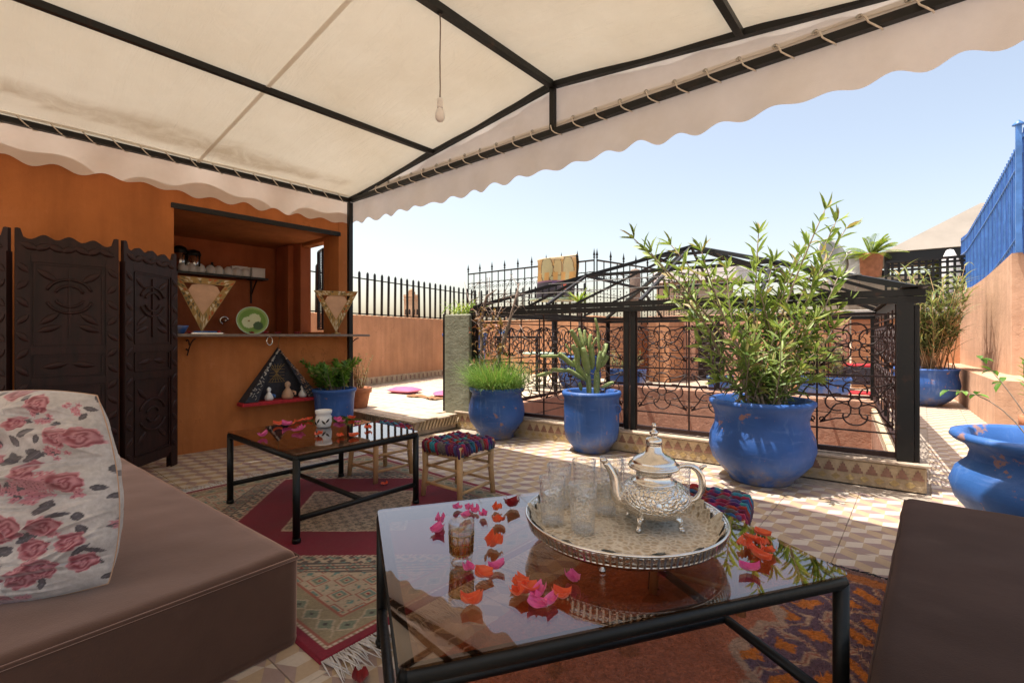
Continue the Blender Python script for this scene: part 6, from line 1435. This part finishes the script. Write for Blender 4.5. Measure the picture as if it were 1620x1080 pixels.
petals(((722, 806), (752, 810), (735, 820), (765, 818), (742, 806)), 'pink', 'pink petal', 'in the cluster behind the amber glass', 'pink petals behind the amber glass', 1.20)
petals(((697, 829), (692, 841)), 'pink', 'pink petal', 'left of the amber glass', 'pink petals left of the amber glass', 1.15)
petal(786, 807, 'orange', TH, 'orange petal touching the dark red petal at the tray edge', None, 1.2); petal(810, 803, 'dark', TH, 'dark red petal lying nearest the tray on the glass', None, 1.5); petal(789, 828, 'orange', TH, 'single orange petal between amber glass and tray, farther one', None, 1.2)
petal(780, 864, 'orange', TH, 'single cupped orange petal between amber glass and tray, nearer one', None, 1.45)
petals(((742, 903), (785, 900)), 'pink', 'pink petal', 'just in front of the amber glass', 'pink petals in front of the amber glass', 1.24)
petal(764, 914, 'orange', TH, 'coral petal between the two pink ones in front of the amber glass', None, 1.2); petal(745, 957, 'orange', TH, 'lone orange petal nearest the left front corner of the glass table', None, 1.35)
petals(((826, 928), (836, 940), (820, 944)), 'orange', 'orange petal', 'of the heap in mid table', 'orange petals in the middle heap', 1.24)
petals(((852, 944), (870, 956), (850, 958)), 'pink', 'magenta petal', 'of the heap in mid table', 'magenta petals in the middle heap', 1.24)
petal(888, 946, 'orange', TH, 'bright orange petal topping the right of the middle heap', None, 1.35); petal(908, 920, 'pink', TH, 'lone pink petal right of the middle heap', None, 1.35); petal(1047, 903, 'pink', TH, 'small coral pink petal in front of the tray foot', None, .8)
petals(((1178, 866), (1206, 848), (1206, 864), (1195, 874), (1216, 876), (1204, 886), (1190, 858)), 'orange', 'orange petal', 'of the heap right of the tray', 'orange petals at the right end', 1.24)
petal(1187, 905, 'pink', TH, 'pink petal below the orange heap at the right end', None, 1.25)
petals(((439, 673), (462, 672), (472, 668), (481, 666), (490, 665), (505, 689), (538, 691), (560, 691), (582, 679), (556, 663)), 'orange', 'orange petal', 'on the far table top', 'orange petals on the far table', 1.47)
petals(((416, 691), (454, 674), (470, 683), (478, 681), (540, 668), (566, 669), (534, 666)), 'pink', 'pink petal', 'on the far table top', 'pink petals on the far table', 1.56)
for i, px_ in enumerate((300, 398, 420, 440, 470)):
    y = cpt_(px_, -5.3); o = link('petal', PM['dark'][0], None, (-5.3, y, 1.172), (0, 0, rnd(0, 6))); o.scale = (1.5, 1.5, 1.5); tag(o, 'dark red petal on the kiosk counter, '+ORD[i], 'petal', 'dark petals on the kiosk counter')
p = at(608, 766, .02); o = link('petal', PM['orange'][1], None, p, (0, 0, 1)); tag(o, 'single orange petal fallen on the burgundy carpet', 'petal'); o.scale = (1.3, 1.3, 1.3)
p = at(570, 1074, .004); o = link('petal', PM['dark'][2], None, p, (0, 0, 1)); tag(o, 'dark red petal on the floor tiles by the near table leg', 'petal'); o.scale = (1.6, 1.6, 1.3)
